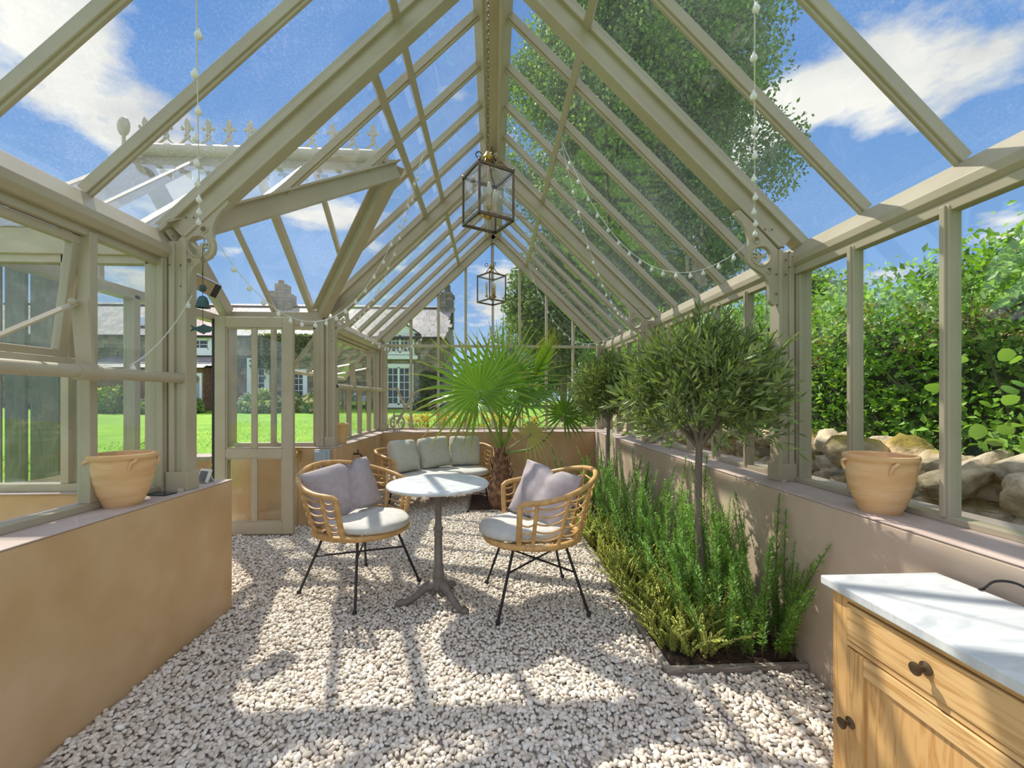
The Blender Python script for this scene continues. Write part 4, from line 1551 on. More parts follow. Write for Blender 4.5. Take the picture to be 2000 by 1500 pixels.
def make_lantern(label, loc, chain_top, rzv):
    t = thing('hanging_lantern', label, 'lantern', loc, rzv, 'glass lanterns hung from the ridge')
    w, h = 0.104, 0.268
    fr = MB()
    for sx in (-1, 1):
        for sy in (-1, 1):
            fr.bar((sx * w, sy * w, 0), (sx * w, sy * w, h), 0.010, 0.010, (1, 0, 0))
            fr.ball((sx * w, sy * w, h + 0.008), 0.009, 6, 5)
    for z in (0.0, h):
        for s in (-1, 1):
            fr.bar((-w - 0.004, s * w, z), (w + 0.004, s * w, z), 0.012, 0.014)
            fr.bar((s * w, -w - 0.004, z), (s * w, w + 0.004, z), 0.012, 0.014)
    fr.build('lantern_frame', BRONZE, t)
    for s, ax in ((-1, 0), (1, 0), (-1, 1), (1, 1)):
        g = MB()
        if ax == 0:
            g.b2(s * w - 0.001, s * w + 0.001, -w + 0.005, w - 0.005, 0.006, h - 0.006)
        else:
            g.b2(-w + 0.005, w - 0.005, s * w - 0.001, s * w + 0.001, 0.006, h - 0.006)
        g.build('pane', GCLEAR, t)
    c = MB()
    for sx in (-1, 1):
        for sy in (-1, 1):
            c.tube(spline([(sx * w, sy * w, h), (sx * 0.045, sy * 0.045, h + 0.035), (sx * 0.016, sy * 0.016, h + 0.09)], 4), 0.004, 6)
    c.build('crown_arm', BRONZE, t, True)
    c = MB().lathe([(0.0, h + 0.075), (0.022, h + 0.08), (0.030, h + 0.095), (0.018, h + 0.115), (0.009, h + 0.13), (0.0, h + 0.135)], 14)
    k = c.build('crown', BRASS, t, True)
    for i in range(3):
        a = 2 * math.pi * i / 3 + 0.5
        d = Vector((math.cos(a), math.sin(a), 0))
        MB().tube([d * (0.052 + 0.016 * math.cos(q)) + Vector((0, 0, h + 0.115 + 0.016 * math.sin(q))) for q in [2 * math.pi * j / 12 for j in range(12)]], 0.0035, 6, True).build('scroll', BRONZE, k, True)
    MB().tube([(0, 0, 0.05), (0, 0, h + 0.08)], 0.005, 8).build('rod', BRASS, t, True)
    b = MB().lathe([(0.0, 0.012), (0.008, 0.014), (0.022, 0.03), (0.030, 0.05), (0.012, 0.06), (0.0, 0.062)], 14).build('boss', BRASS, t, True)
    for i in range(3):
        a = 2 * math.pi * i / 3 + 0.2
        d = Vector((math.cos(a), math.sin(a), 0)) * 0.052
        m = MB().tube([Vector((0, 0, 0.05)), d * 0.6 + Vector((0, 0, 0.036)), d + Vector((0, 0, 0.055))], 0.004, 6)
        m.lathe([(0.0, 0.05), (0.010, 0.052), (0.018, 0.064), (0.019, 0.068), (0.008, 0.072), (0.009, 0.078), (0.0095, 0.13), (0.0, 0.13)], 12, tuple(d))
        ar = m.build('candle_holder', BRASS, t, True)
        MB().lathe([(0.0, 0.13), (0.007, 0.131), (0.014, 0.15), (0.015, 0.165), (0.010, 0.19), (0.003, 0.205), (0.0, 0.207)], 12, tuple(d)).build('candle_bulb', CANDLE, ar, True)
    # chain of oval links
    m = MB()
    z = h + 0.135
    i = 0
    while z < chain_top:
        m.tube([((0.007 * math.cos(q)) * (i % 2), (0.007 * math.cos(q)) * ((i + 1) % 2), z + 0.014 + 0.016 * math.sin(q)) for q in [2 * math.pi * j / 8 for j in range(8)]], 0.0022, 5, True)
        z += 0.026
        i += 1
    tag(m.build('chain', BRONZE, t, True), kind='stuff')
    return t


make_lantern('nearer brass lantern with three candle bulbs hung from the ridge', (-0.028, 2.40, 2.24), rz(0) - 2.24 + 0.01, math.radians(28))
make_lantern('farther brass lantern with candle bulbs hung beyond the second truss', (-0.015, 4.452, 2.262), rz(0) - 2.262 + 0.01, math.radians(38))

# ------------------------------------------------------------------ string lights


def string(label, a, b, sag, n, first=0.06, mid=None):
    t = thing('string_light', label, 'fairy lights', a, 0, 'white festoon lights strung between the trusses')
    A, B = Vector((0, 0, 0)), Vector(b) - Vector(a)

    def at(u):
        p = A.lerp(B, u)
        p.z -= sag * 4 * u * (1 - u)
        return p
    pts = [at(i / 24) for i in range(25)]
    MB().tube(pts, 0.0022, 5).build('wire', WIREW, t, True)
    for i in range(n):
        u = first + (1 - 2 * first) * i / max(1, n - 1)
        p = at(u)
        d = Vector((random.uniform(-.007, .007), random.uniform(-.007, .007), 0))
        m = MB().lathe([(0.0, 0.0), (0.004, -0.001), (0.005, -0.010), (0.010, -0.016), (0.0125, -0.024), (0.010, -0.033), (0.004, -0.037), (0.0, -0.0375)][::-1], 10)
        o = m.build('bulb', BULB, t, True)
        o.location = p + d
    return t


string('white bulb string rising almost straight from the near left bracket', (-1.50, 2.27, 2.14), (-0.575, 0.84, 3.24), 0.28, 15)
string('white bulb string rising almost straight from the near right bracket', (1.43, 2.27, 2.14), (0.53, 0.84, 3.24), 0.28, 15)
string('white bulb string drooping past the porch from near left bracket to purlin', (-1.45, 2.30, 2.09), (-0.575, 3.54, 3.26), 0.42 * 2.0, 18)
string('white bulb string drooping from the left purlin to the far left bracket', (-0.575, 3.56, 3.26), (-1.43, 4.40, 2.06), 0.30, 13)
string('white bulb string drooping from far left bracket towards the far gable', (-1.43, 4.40, 2.03), (-0.79, 6.52, 2.60), 0.42, 16)
string('white bulb string drooping from near right bracket up to right purlin', (1.42, 2.31, 2.12), (0.53, 3.27, 3.24), 0.50, 15)
string('white bulb string drooping from the right purlin to the far right bracket', (0.53, 3.29, 3.24), (1.42, 4.40, 2.10), 0.32, 14)
string('white bulb string drooping from far right bracket to gable end purlin', (1.42, 4.42, 2.08), (0.55, 6.45, 3.24), 0.62, 15)
string('short pale cord from the winding tube up to the near left bracket', (-1.63, 2.0, 1.40), (-1.56, 2.30, 1.79), 0.05, 2)

# ------------------------------------------------------------------ wind bell and heater by the near left bracket
wb = thing('wind_bell', 'dark patinated wind bell with a fish hanging from the left bracket', 'wind bell', (-1.500, 2.29, 1.60))
MB().tube([(0, 0, 0.02), (0, 0, 0.44)], 0.0016, 5).build('cord', BLACK, wb)
MB().tube([(0.010 * math.cos(q), 0, 0.372 + 0.010 * math.sin(q)) for q in [2 * math.pi * j / 14 for j in range(14)]], 0.0022, 6, True).build('ring', IRON, wb, True)
MB().ball((0, 0, 0.225), (0.018, 0.012, 0.020), 12, 8).build('knot', PATINA, wb, True)
MB().lathe([(0.0, 0.185), (0.010, 0.184), (0.020, 0.175), (0.026, 0.155), (0.029, 0.135), (0.034, 0.128), (0.034, 0.124), (0.028, 0.124), (0.024, 0.15), (0.0, 0.178)], 20).build('bell', PATINA, wb, True)
fish = [(-0.062, 0.024), (-0.052, 0.006), (-0.062, -0.012), (-0.040, -0.004), (-0.012, -0.018), (0.006, -0.026), (0.012, -0.018), (0.036, -0.014), (0.052, 0.002), (0.044, 0.014), (0.020, 0.020), (0.006, 0.028), (-0.008, 0.020), (-0.038, 0.010)]
fm = curve_plate(fish, [], 0.004)
fm.transform(Matrix(((1, 0, 0, 0), (0, 0, -1, 0), (0, 1, 0, 0.012), (0, 0, 0, 1))))
put('fish_plate', fm, PATINA, wb)
ht = thing('heater_lamp', 'boxy infrared heater with tan wire grille hung in the porch', 'heater', (-2.10, 3.2, 2.085))
R = Matrix.Rotation(math.radians(34), 3, 'Z') @ Matrix.Rotation(math.radians(22), 3, 'X') @ Matrix.Rotation(math.radians(22), 3, 'Y')
MB().box((0, 0, 0), (0.21, 0.09, 0.10), R).build('casing', BLACK, ht, bevel=0.004)
g = MB()
for i in range(11):
    g.box(R @ Vector((-0.085 + 0.0145 * i, -0.052, 0)), (0.003, 0.004, 0.095), R)
for i in range(6):
    g.box(R @ Vector((-0.012, -0.050, -0.042 + 0.017 * i)), (0.155, 0.004, 0.003), R)
g.build('grille', GRILLE, ht)
MB().box(R @ Vector((-0.012, -0.046, 0)), (0.155, 0.003, 0.09), R).build('reflector', GRILLE, ht)
MB().tube([(0, 0, 0.05), (-0.02, 0.1, 0.92)], 0.003, 6).build('cord', BLACK, ht)

# ------------------------------------------------------------------ fan palm
GREEN_P = np.array([0.19, 0.37, 0.035])
TIP_P = np.array([0.62, 0.47, 0.14])
palm = thing('fan_palm', 'fan palm with a shaggy brown trunk in the palm bed', 'palm', (0.09, 4.95, 0))
tr = MB().lathe([(0.0, -0.02), (0.105, -0.02), (0.135, 0.06), (0.14, 0.15), (0.125, 0.26), (0.10, 0.34), (0.095, 0.42), (0.085, 0.52), (0.06, 0.62), (0.03, 0.70), (0.0, 0.72)], 22).build('trunk', PALMBARK, palm, True)
for i in range(46):
    z = 0.03 + 0.60 * (i / 45)
    a = i * 2.4
    r = float(np.interp(z, [0, .06, .15, .26, .34, .42, .52, .62], [.10, .135, .14, .125, .10, .095, .085, .06]))
    R = Matrix.Rotation(a, 3, 'Z')
    out = random.uniform(0.02, 0.055) if z > 0.3 else random.uniform(0.004, 0.02)
    L_ = random.uniform(0.07, 0.13)
    w = random.uniform(0.03, 0.05)
    P = [Vector((r - 0.012, -w, z)), Vector((r - 0.012, w, z)), Vector((r + 0.008, 0, z - 0.005)), Vector((r + out * 0.5, -w * 0.7, z + L_ * 0.55)), Vector((r + out * 0.5, w * 0.7, z + L_ * 0.55)), Vector((r + out * 0.5 + 0.012, 0, z + L_ * 0.5)),
         Vector((r + out, -w * 0.25, z + L_)), Vector((r + out, w * 0.25, z + L_))]
    m = MB().add([R @ p for p in P], [(0, 2, 5, 3), (2, 1, 4, 5), (3, 5, 6), (5, 4, 7, 6), (0, 3, 4, 1), (3, 6, 7, 4)])
    m.build('leaf_base', PALMBARK, tr)


def frond(hub, up, face, R, n=34, span=300, droop=0.12, base=(0, 0, 0.62), green=1.0, tipk=0.42, join=0.34, dead=0.0, bow=(0, 0, 0)):
    hub, up, face = Vector(hub), Vector(up).normalized(), Vector(face)
    face = (face - up * face.dot(up)).normalized()
    side = up.cross(face)
    b = Vector(base)
    o = palm.location
    mid = (b + hub) / 2 + Vector(bow)
    pts = spline([b, mid, hub], 6)
    pm = MB().tube(pts, [0.019 - 0.011 * i / (len(pts) - 1) for i in range(len(pts))], 7)
    pm.ball(hub, (0.022, 0.022, 0.022), 8, 6)
    me = pm.mesh('petiole')
    setcol(me, np.array([0.27, 0.38, 0.07]) * (1 - dead) + np.array([0.42, 0.33, 0.18]) * dead)
    f = put('frond', me, LEAFG, palm, True)
    dl = math.radians(span) / (n - 1)
    for i in range(n):
        th = -math.radians(span) / 2 + dl * i
        d = up * math.cos(th) + side * math.sin(th)
        tng = -up * math.sin(th) + side * math.cos(th)
        L_ = R * (0.80 + 0.20 * math.cos(th * 0.55)) * random.uniform(0.90, 1.04)
        V, Cc = [], []
        secs = [(0.03, None), (0.2, None), (join, None), (0.60, 0.60), (0.80, 0.28), (1.0, 0.02)]
        wj = 2 * join * L_ * math.tan(dl / 2) * 1.02
        k1 = random.uniform(-0.04, 0.04)
        dr = droop * random.uniform(0.5, 1.6) * (1.0 + 0.6 * abs(math.sin(th)))
        for q, wf in secs:
            r = q * L_
            w = 2 * r * math.tan(dl / 2) * 1.02 if wf is None else wj * wf * 1.15
            c = hub + d * r + tng * k1 * max(0, q - join) * L_ + face * (0.10 * L_ * (q ** 2) * (0.5 - abs(th) / 3))
            c = c - Vector((0, 0, 1)) * dr * L_ * max(0, q - 0.35) ** 2 * 2.2
            pl = face * w * 0.28
            V += [c - tng * w / 2 - pl, c + pl, c + tng * w / 2 - pl]
            t = max(0.0, (q - (1 - tipk)) / tipk) ** 1.3 * random.uniform(0.6, 1.15)
            t = min(t, 1.0)
            t = max(t, dead)
            g = GREEN_P * green * random.uniform(0.92, 1.1)
            col = g * (1 - t) + TIP_P * t
            Cc += [col, col * 0.92, col]
        F = []
        for j in range(len(secs) - 1):
            a = 3 * j
            F += [(a, a + 1, a + 4), (a, a + 4, a + 3), (a + 1, a + 2, a + 5), (a + 1, a + 5, a + 4)]
        lm = mesh_np('leaflet', np.array([v[:] for v in V]), np.array(F), np.array(Cc))
        lm.materials.append(LEAFG)
        share('leaflet', lm, f)


frond((-0.24, -0.20, 1.33), (-0.28, -0.05, 1), (0, -1, 0.25), 0.86, 32, 310, 0.10, bow=(0.04, 0, 0.05))
frond((0.02, 0.10, 1.44), (0.10, 0.10, 1), (0.1, -1, 0.2), 0.90, 30, 220, 0.05, green=0.85)
frond((0.40, 0.15, 1.46), (0.42, 0.05, 1), (1, -0.35, -0.2), 0.78, 24, 110, 0.05, green=0.8, tipk=0.45)
frond((0.68, -0.35, 1.08), (0.45, -0.1, 1), (0.1, -1, 0.1), 0.40, 24, 300, 0.16, green=0.62, tipk=0.5, bow=(0.06, -0.05, -0.12))
frond((0.31, -0.30, 0.86), (0.8, -0.2, 0.5), (-0.2, -1, 0.4), 0.33, 18, 260, 0.45, dead=0.72)
frond((-0.30, 0.25, 1.24), (-0.9, 0.1, 0.15), (0.1, -0.4, 1), 0.62, 28, 270, 0.28, green=0.9, tipk=0.55)
frond((0.24, 0.12, 1.30), (0.95, 0, 0.25), (-0.1, -0.5, 1), 0.66, 28, 250, 0.22, green=0.78, tipk=0.4)
frond((-0.02, -0.02, 1.15), (-0.1, 0.35, 1), (0.35, -1, 0.3), 0.55, 24, 150, 0.05, green=1.05, tipk=0.2)

# ------------------------------------------------------------------ olive trees


OLIVE = [(0.15, 0.21, 0.06), (0.21, 0.28, 0.085), (0.33, 0.38, 0.17), (0.11, 0.16, 0.05), (0.27, 0.36, 0.09)]


def olive(label, loc, zc, rad, th, ntw, lean=(0, 0)):
    t = thing('olive_tree', label, 'tree', loc)
    lx, ly = lean
    fork = zc - rad[2] * 0.62
    MB().tube(spline([(0, 0, -0.03), (0.012, 0.01, fork * 0.35), (-0.006, 0.0, fork * 0.7), (lx * 0.3, ly * 0.3, fork + 0.02)], 5), [th * q for q in np.linspace(1.15, 0.85, 16)], 10).build('trunk', BARK, t, True)
    tips = []
    for i in range(9):
        a = 2 * math.pi * i / 9 + 0.4
        e = Vector((lx + rad[0] * 0.62 * math.cos(a), ly + rad[1] * 0.62 * math.sin(a), zc + rad[2] * random.uniform(-0.35, 0.5)))
        s0 = Vector((lx * 0.3, ly * 0.3, fork))
        m_ = s0.lerp(e, 0.5) + Vector((0, 0, 0.05))
        MB().tube(spline([s0, m_, e], 5), [th * 0.62 - th * 0.48 * q / 10 for q in range(11)], 7).build('branch', BARK, t, True)
    n = ntw
    u = unit(n)
    u[:, 2] = np.where(u[:, 2] < -0.55, -u[:, 2], u[:, 2])
    rr = RNG.uniform(0.25, 1.0, (n, 1)) ** 0.55
    lump = 1 + 0.10 * np.sin(u[:, :1] * 5 + 1) * np.cos(u[:, 1:2] * 6) + 0.08 * np.sin(u[:, 2:] * 7 + u[:, :1] * 4)
    p0 = np.array([lx, ly, zc]) + u * rr * lump * np.array(rad) * 0.88
    d = u * 0.8 + np.array([0, 0, 0.55]) + RNG.normal(scale=0.35, size=(n, 3))
    d /= np.linalg.norm(d, axis=1, keepdims=True)
    nl = 13
    Lt = RNG.uniform(0.13, 0.26, (n, 1))
    P, D = [], []
    for j in range(nl):
        f = j / nl
        perp = np.cross(d, unit(n))
        perp /= np.linalg.norm(perp, axis=1, keepdims=True)
        P.append(p0 + d * Lt * (f - 0.3))
        D.append(perp * (0.9 - 0.5 * f) + d * (0.55 + 0.5 * f))
    P, D = np.concatenate(P), np.concatenate(D)
    N = len(P)
    me = leaf_mesh('foliage', P, D, unit(N), RNG.uniform(0.045, 0.075, N), RNG.uniform(0.011, 0.0175, N), mixcol(N, OLIVE, 0.25), 0.1)
    tag(put('foliage', me, LEAFG, t), kind='stuff')
    tw = MB()
    for q in range(0, n, 3):
        a = Vector(p0[q] - d[q] * Lt[q] * 0.5)
        b = Vector(p0[q] + d[q] * Lt[q] * 0.65)
        tw.tube([a, b], 0.0018, 3, cap=False)
    tag(tw.build('twigs', BARK, t), kind='stuff')
    return t


olive('large round headed olive tree in the near half of the planting bed', (1.13, 2.29, 0), 1.23, (0.41, 0.43, 0.40), 0.021, 640)
olive('smaller dark olive tree at the far end of the planting bed', (1.15, 4.20, 0), 1.27, (0.33, 0.40, 0.40), 0.020, 620)

# ------------------------------------------------------------------ rosemary and thyme


def sprig_mesh(h, seed, cols, nn, nl, nw, lean=0.12, ang=0.75, bare=0.1):
    rg = np.random.default_rng(seed)
    dx, dy = rg.normal(scale=lean, size=2)
    s = np.linspace(0, 1, 8)
    st = [Vector((dx * h * q * q, dy * h * q * q, h * q)) for q in s]
    m = MB().tube(st, [0.0028 - 0.0015 * q for q in s], 4)
    nv = len(m.v)
    u = rg.uniform(bare, 1.0, nn) ** 0.85
    a = np.arange(nn) * 2.39996 + rg.uniform(-.3, .3, nn)
    base = np.stack([dx * h * u * u, dy * h * u * u, h * u], -1)
    el = ang + 0.35 * (u - 0.5) + rg.normal(scale=0.15, size=nn)
    d = np.stack([np.cos(a) * np.cos(el), np.sin(a) * np.cos(el), np.sin(el)], -1)
    L_ = nl * rg.uniform(0.75, 1.15, nn) * (1.0 - 0.55 * np.clip((u - 0.82) / 0.18, 0, 1))
    sd = np.cross(d, np.array([0, 0, 1.0]))
    sd /= np.linalg.norm(sd, axis=1, keepdims=True)
    b, t = base, base + d * L_[:, None]
    l = base + d * L_[:, None] * 0.5 + sd * nw / 2
    r = base + d * L_[:, None] * 0.5 - sd * nw / 2
    V = np.concatenate([np.array(m.v), np.stack([b, r, t, l], 1).reshape(-1, 3)])
    F = []
    for f in m.f:
        for q in range(1, len(f) - 1):
            F.append((f[0], f[q], f[q + 1]))
    i = nv + np.arange(nn)[:, None] * 4
    F = np.concatenate([np.array(F), np.concatenate([i + np.array([0, 1, 2]), i + np.array([0, 2, 3])], 1).reshape(-1, 3)])
    c = np.array(cols)
    cc = c[rg.integers(0, len(c), nn)] * rg.uniform(0.8, 1.2, (nn, 1))
    tip = np.clip((u - 0.6) / 0.4, 0, 1)[:, None]
    cc = cc * (1 + 0.45 * tip)
    colv = np.concatenate([np.repeat(np.array([[0.20, 0.16, 0.08]]), nv, 0), np.repeat(cc, 4, 0)])
    me = mesh_np('sprig', V, F, np.clip(colv, 0, 1))
    me.materials.append(LEAF)
    return me


ROSE = [(0.15, 0.32, 0.05), (0.20, 0.40, 0.06), (0.25, 0.46, 0.08), (0.11, 0.23, 0.045)]
THY = [(0.50, 0.55, 0.14), (0.58, 0.61, 0.19), (0.40, 0.47, 0.10), (0.64, 0.64, 0.24)]
RS = [sprig_mesh(h, 20 + i, ROSE, int(430 * h + 60), 0.030, 0.0042, ang=0.5) for i, h in enumerate((0.45, 0.55, 0.62, 0.70, 0.52, 0.38))]
TS = [sprig_mesh(h, 60 + i, THY, 170, 0.0085, 0.0062, 0.22, 0.5, 0.1) for i, h in enumerate((0.11, 0.14, 0.17, 0.20))]
ROSES = [((1.20, 2.14), 30, 0.9, 'rosemary bush at the front of the bed behind the largest thyme'), ((1.34, 2.06), 42, 0.98, 'rosemary bush at the front corner of the bed by the cabinet'), ((1.12, 2.42), 29, 1.07, 'bright rosemary bush at the foot of the large olive trunk'),
         ((1.34, 2.52), 23, 1.13, 'rosemary bush against the wall behind the large olive trunk'), ((1.13, 2.88), 27, 1.01, 'rosemary bush just beyond the large olive trunk'),
         ((1.33, 3.10), 20, 1.07, 'rosemary bush against the wall between the two olives, nearer one'), ((1.12, 3.40), 27, 1.09, 'rosemary bush behind the second thyme from the far end'),
         ((1.32, 3.72), 20, 1.13, 'rosemary bush against the wall just before the small olive'), ((1.10, 4.02), 25, 1.13, 'rosemary bush in front of the small olive trunk'),
         ((0.98, 4.66), 23, 1.16, 'rosemary bush beyond the small olive near the palm'), ((1.28, 5.0), 18, 1.16, 'rosemary bush farthest back against the right wall')]
for (x, y), n, k, lab in ROSES:
    t = thing('rosemary_bush', lab, 'shrub', (x, y, 0.006), 0, 'rosemary bushes in the bed')
    for i in range(n):
        a = 2 * math.pi * random.random()
        r = 0.19 * math.sqrt(random.random())
        px_, py_ = r * math.cos(a), r * math.sin(a)
        px_ = max(BX0 + 0.03 - x, min(WR - 0.03 - x, px_))
        py_ = max(BY0 + 0.02 - y, py_)
        tl = 0.55 * r / 0.17 + random.uniform(-0.08, 0.12)
        ax = Vector((-math.sin(a), math.cos(a), 0))
        tl *= 0.55
        if math.cos(a) > 0.05:
            tl = min(tl, max(-0.12, (WR - 0.07 - x - px_) / (0.62 * k * math.cos(a))))
        M = Matrix.Translation((px_, py_, 0)) @ Matrix.Rotation(tl, 4, ax) @ Matrix.Rotation(random.random() * 6.28, 4, 'Z') @ Matrix.Scale(k * random.uniform(0.8, 1.12), 4)
        share('sprig', RS[random.randrange(len(RS))], t, M)
for (x, y), n, k, lab in [((0.99, 2.20), 290, 1.35, 'largest yellow green thyme cushion at the front of the bed'), ((0.955, 2.66), 260, 1.25, 'yellow green thyme cushion second from the front of the bed'),
                          ((0.935, 3.05), 200, 1.1, 'yellow green thyme cushion third from the front of the bed'), ((0.96, 3.66), 260, 1.35, 'yellow green thyme cushion beside the right hand chair back')]:
    t = thing('thyme_plant', lab, 'herb', (x, y, 0.004), 0, 'thyme cushions along the bed edge')
    for i in range(n):
        a = 2 * math.pi * random.random()
        r = math.sqrt(random.random())
        M = Matrix.Translation((max(BX0 + 0.02 - x, r * 0.145 * k * math.cos(a)), r * 0.165 * k * math.sin(a), 0)) @ Matrix.Rotation(0.42 * r, 4, Vector((-math.sin(a), math.cos(a), 0))) @ Matrix.Rotation(random.random() * 6.28, 4, 'Z') @ Matrix.Scale(k * random.uniform(0.75, 1.15), 4)
        share('sprig', TS[random.randrange(4)], t, M)

# ------------------------------------------------------------------ outside: ground


def gz(x, y):
    r = np.maximum(np.maximum(np.asarray(y) - 6.9, -np.asarray(x) - 4.2), 0)
    return -0.06 + np.minimum(r, 17.0) * 0.057


nx, ny = 120, 130
gx, gy = np.meshgrid(np.linspace(-60, 40, nx), np.linspace(-10, 70, ny))
z = gz(gx, gy) - np.where((gx > -2.75) & (gx < 1.95) & (gy > -1.5) & (gy < 6.8), 0.25, 0)
i = (np.arange(ny - 1)[:, None] * nx + np.arange(nx - 1)[None]).ravel()
lawn = put('lawn', mesh_np('lawn', np.stack([gx, gy, z], -1).reshape(-1, 3), np.stack([i, i + 1, i + nx + 1, i + nx], -1), None, True), LAWN)
tag(lawn, 'bright green mown lawn rising towards the house', 'lawn', kind='structure')
n = 26000
bx, by = RNG.uniform(-9, 1.7, n), 6.9 + 9 * RNG.random(n) ** 1.5
k = RNG.random(n) < 0.3
bx[k] = -2.9 - 6 * RNG.random(k.sum())
by[k] = RNG.uniform(4.7, 9, k.sum())
P = np.stack([bx, by, gz(bx, by)], -1)
D = unit(n) * 0.5 + np.array([0, 0, 1])
me = leaf_mesh('grass', P, D, unit(n), RNG.uniform(0.03, 0.06, n), 0.008, mixcol(n, [(0.17, 0.33, 0.02), (0.25, 0.42, 0.04), (0.12, 0.24, 0.02)], 0.2))
tag(put('grass', me, LEAF), 'short grass blades growing on the lawn outside the gable', 'grass', kind='stuff')

# ------------------------------------------------------------------ outside: leafy masses


def shell_lumps(u, seed, k=0.12):
    r = np.random.default_rng(seed)
    s = np.zeros(len(u))
    for _ in range(5):
        w = r.normal(size=3) * r.uniform(2, 6)
        s += np.sin(u @ w + r.uniform(0, 6.28))
    return 1 + k * s / 2


def bush(name, label, loc, rad, nleaf, size, cols, seed, group=None, flowers=None, cat='shrub', core=True, flat=0.0):
    t = thing(name, label, cat, loc, 0, group)
    u = unit(nleaf)
    u[:, 2] = np.abs(u[:, 2]) - flat
    k = shell_lumps(u, seed)[:, None] * RNG.uniform(0.72, 1.03, (nleaf, 1))
    P = u * k * np.array(rad) * np.array([1, 1, 1])
    P[:, 2] = np.maximum(P[:, 2], 0.02)
    D = u * 0.6 + unit(nleaf) * 0.8 + np.array([0, 0, 0.2])
    me = leaf_mesh('foliage', P, D, u + unit(nleaf) * 0.6, size * RNG.uniform(0.7, 1.3, nleaf), size * 0.55, mixcol(nleaf, cols, 0.25))
    tag(put('foliage', me, LEAF, t), kind='stuff')
    if core:
        B, F = ico(3)
        V = B * shell_lumps(B, seed)[:, None] * np.array(rad) * 0.8
        V[:, 2] = np.maximum(V[:, 2], 0)
        put('inner_core', mesh_np('core', V, F, None, True), BARK, t)
    if flowers:
        nf, fs, fc = flowers
        u = unit(nf)
        u[:, 2] = np.abs(u[:, 2])
        P = u * shell_lumps(u, seed)[:, None] * np.array(rad) * 1.03
        pp = np.repeat(P, 14, 0) + unit(nf * 14) * fs * 0.5
        m2 = leaf_mesh('blossom', pp, unit(nf * 14), unit(nf * 14), fs * 0.7, fs * 0.5, mixcol(nf * 14, fc, 0.12))
        tag(put('blossom', m2, LEAF, t), kind='stuff')
    return t


HEDGE = [(0.20, 0.40, 0.045), (0.28, 0.50, 0.07), (0.12, 0.25, 0.03), (0.38, 0.60, 0.11), (0.16, 0.33, 0.04)]
hedge = thing('mixed_hedge', 'tall mixed leafy hedge growing behind the dry stone wall', 'hedge', (3.2, 0, 0))


def hedge_top(y):
    return 2.22 + 0.10 * np.sin(y * 1.7) + 0.12 * np.sin(y * 0.9 + 1) + 0.05 * np.clip(y - 3, 0, 12)


def hedge_face(y, z):
    return -0.45 + 0.13 * np.sin(y * 2.3 + 2 * z) + 0.10 * np.sin(3.7 * z + y) + 0.07 * np.sin(y * 6.1 - z * 5) + 0.10 * np.clip(z - 1.2, 0, 2)


n1, n2 = 46000, 16000
y = 0.4 + 13.5 * RNG.random(n1) ** 1.5
zt = hedge_top(y)
z = 0.35 + (zt - 0.35) * RNG.random(n1)
xf = hedge_face(y, z)
P1 = np.stack([xf + RNG.uniform(-0.05, 0.38, n1) + 0.5 * np.clip(z - zt + 0.35, 0, 1), y, z], -1)
y = 0.4 + 13.5 * RNG.random(n2) ** 1.4
x = RNG.uniform(-0.3, 1.4, n2)
P2 = np.stack([x, y, hedge_top(y) + RNG.uniform(-0.25, 0.10, n2) + 0.12 * np.sin(x * 4 + y * 3)], -1)
y = 0.5 + 9 * RNG.random(1500) ** 1.3
P3 = np.stack([RNG.uniform(-0.2, 0.8, 1500), y, hedge_top(y) + 0.35 * RNG.random(1500) ** 2], -1)
P = np.concatenate([P1, P2, P3])
N = len(P)
D = unit(N) * 0.8 + np.array([-0.45, 0, 0.15])
sz = np.where(P[:, 1] < 5, RNG.uniform(0.035, 0.075, N), RNG.uniform(0.06, 0.10, N))
me = leaf_mesh('leaves', P, D, unit(N) * 0.7 + np.array([-0.4, 0, 0.7]), sz, sz * 0.58, mixcol(N, HEDGE, 0.3))
tag(put('leaves', me, LEAF, hedge), kind='stuff')
m = MB()
Y = np.arange(0.2, 14.2, 0.25)
gv = []
for yy in Y:
    for q in range(9):
        f = q / 8
        if f < 0.6:
            zz = 0.0 + (hedge_top(yy) - 0.22) * f / 0.6
            gv.append((float(hedge_face(yy, zz)) + 0.30, yy, zz))
        else:
            gv.append((0.0 + 1.5 * (f - 0.6) / 0.4, yy, float(hedge_top(yy)) - 0.22))
i = (np.arange(len(Y) - 1)[:, None] * 9 + np.arange(8)[None]).ravel()
DARKCORE = mat('painted_inner_shade', (0.018, 0.03, 0.010), (0.05, 0.06, 0.025), scale=9, rough=1)  # dark colour stands for the shade inside hedge and tree crowns
put('inner_core', mesh_np('inner_core', np.array(gv), np.stack([i, i + 1, i + 10, i + 9], -1), None, True), DARKCORE, hedge)  # added solid core that blocks light through the hedge
for q in range(9):
    y_ = 0.9 + q * 0.7
    MB().tube(spline([(0.15, y_, 0.3), (-0.15 + 0.1 * random.random(), y_ + 0.15, 1.2), (-0.3, y_ + 0.3 * random.random(), float(hedge_top(y_)) + random.uniform(0.0, 0.3))], 4), [0.012 - 0.001 * j for j in range(9)], 5).build('branch', BARK, hedge, True)
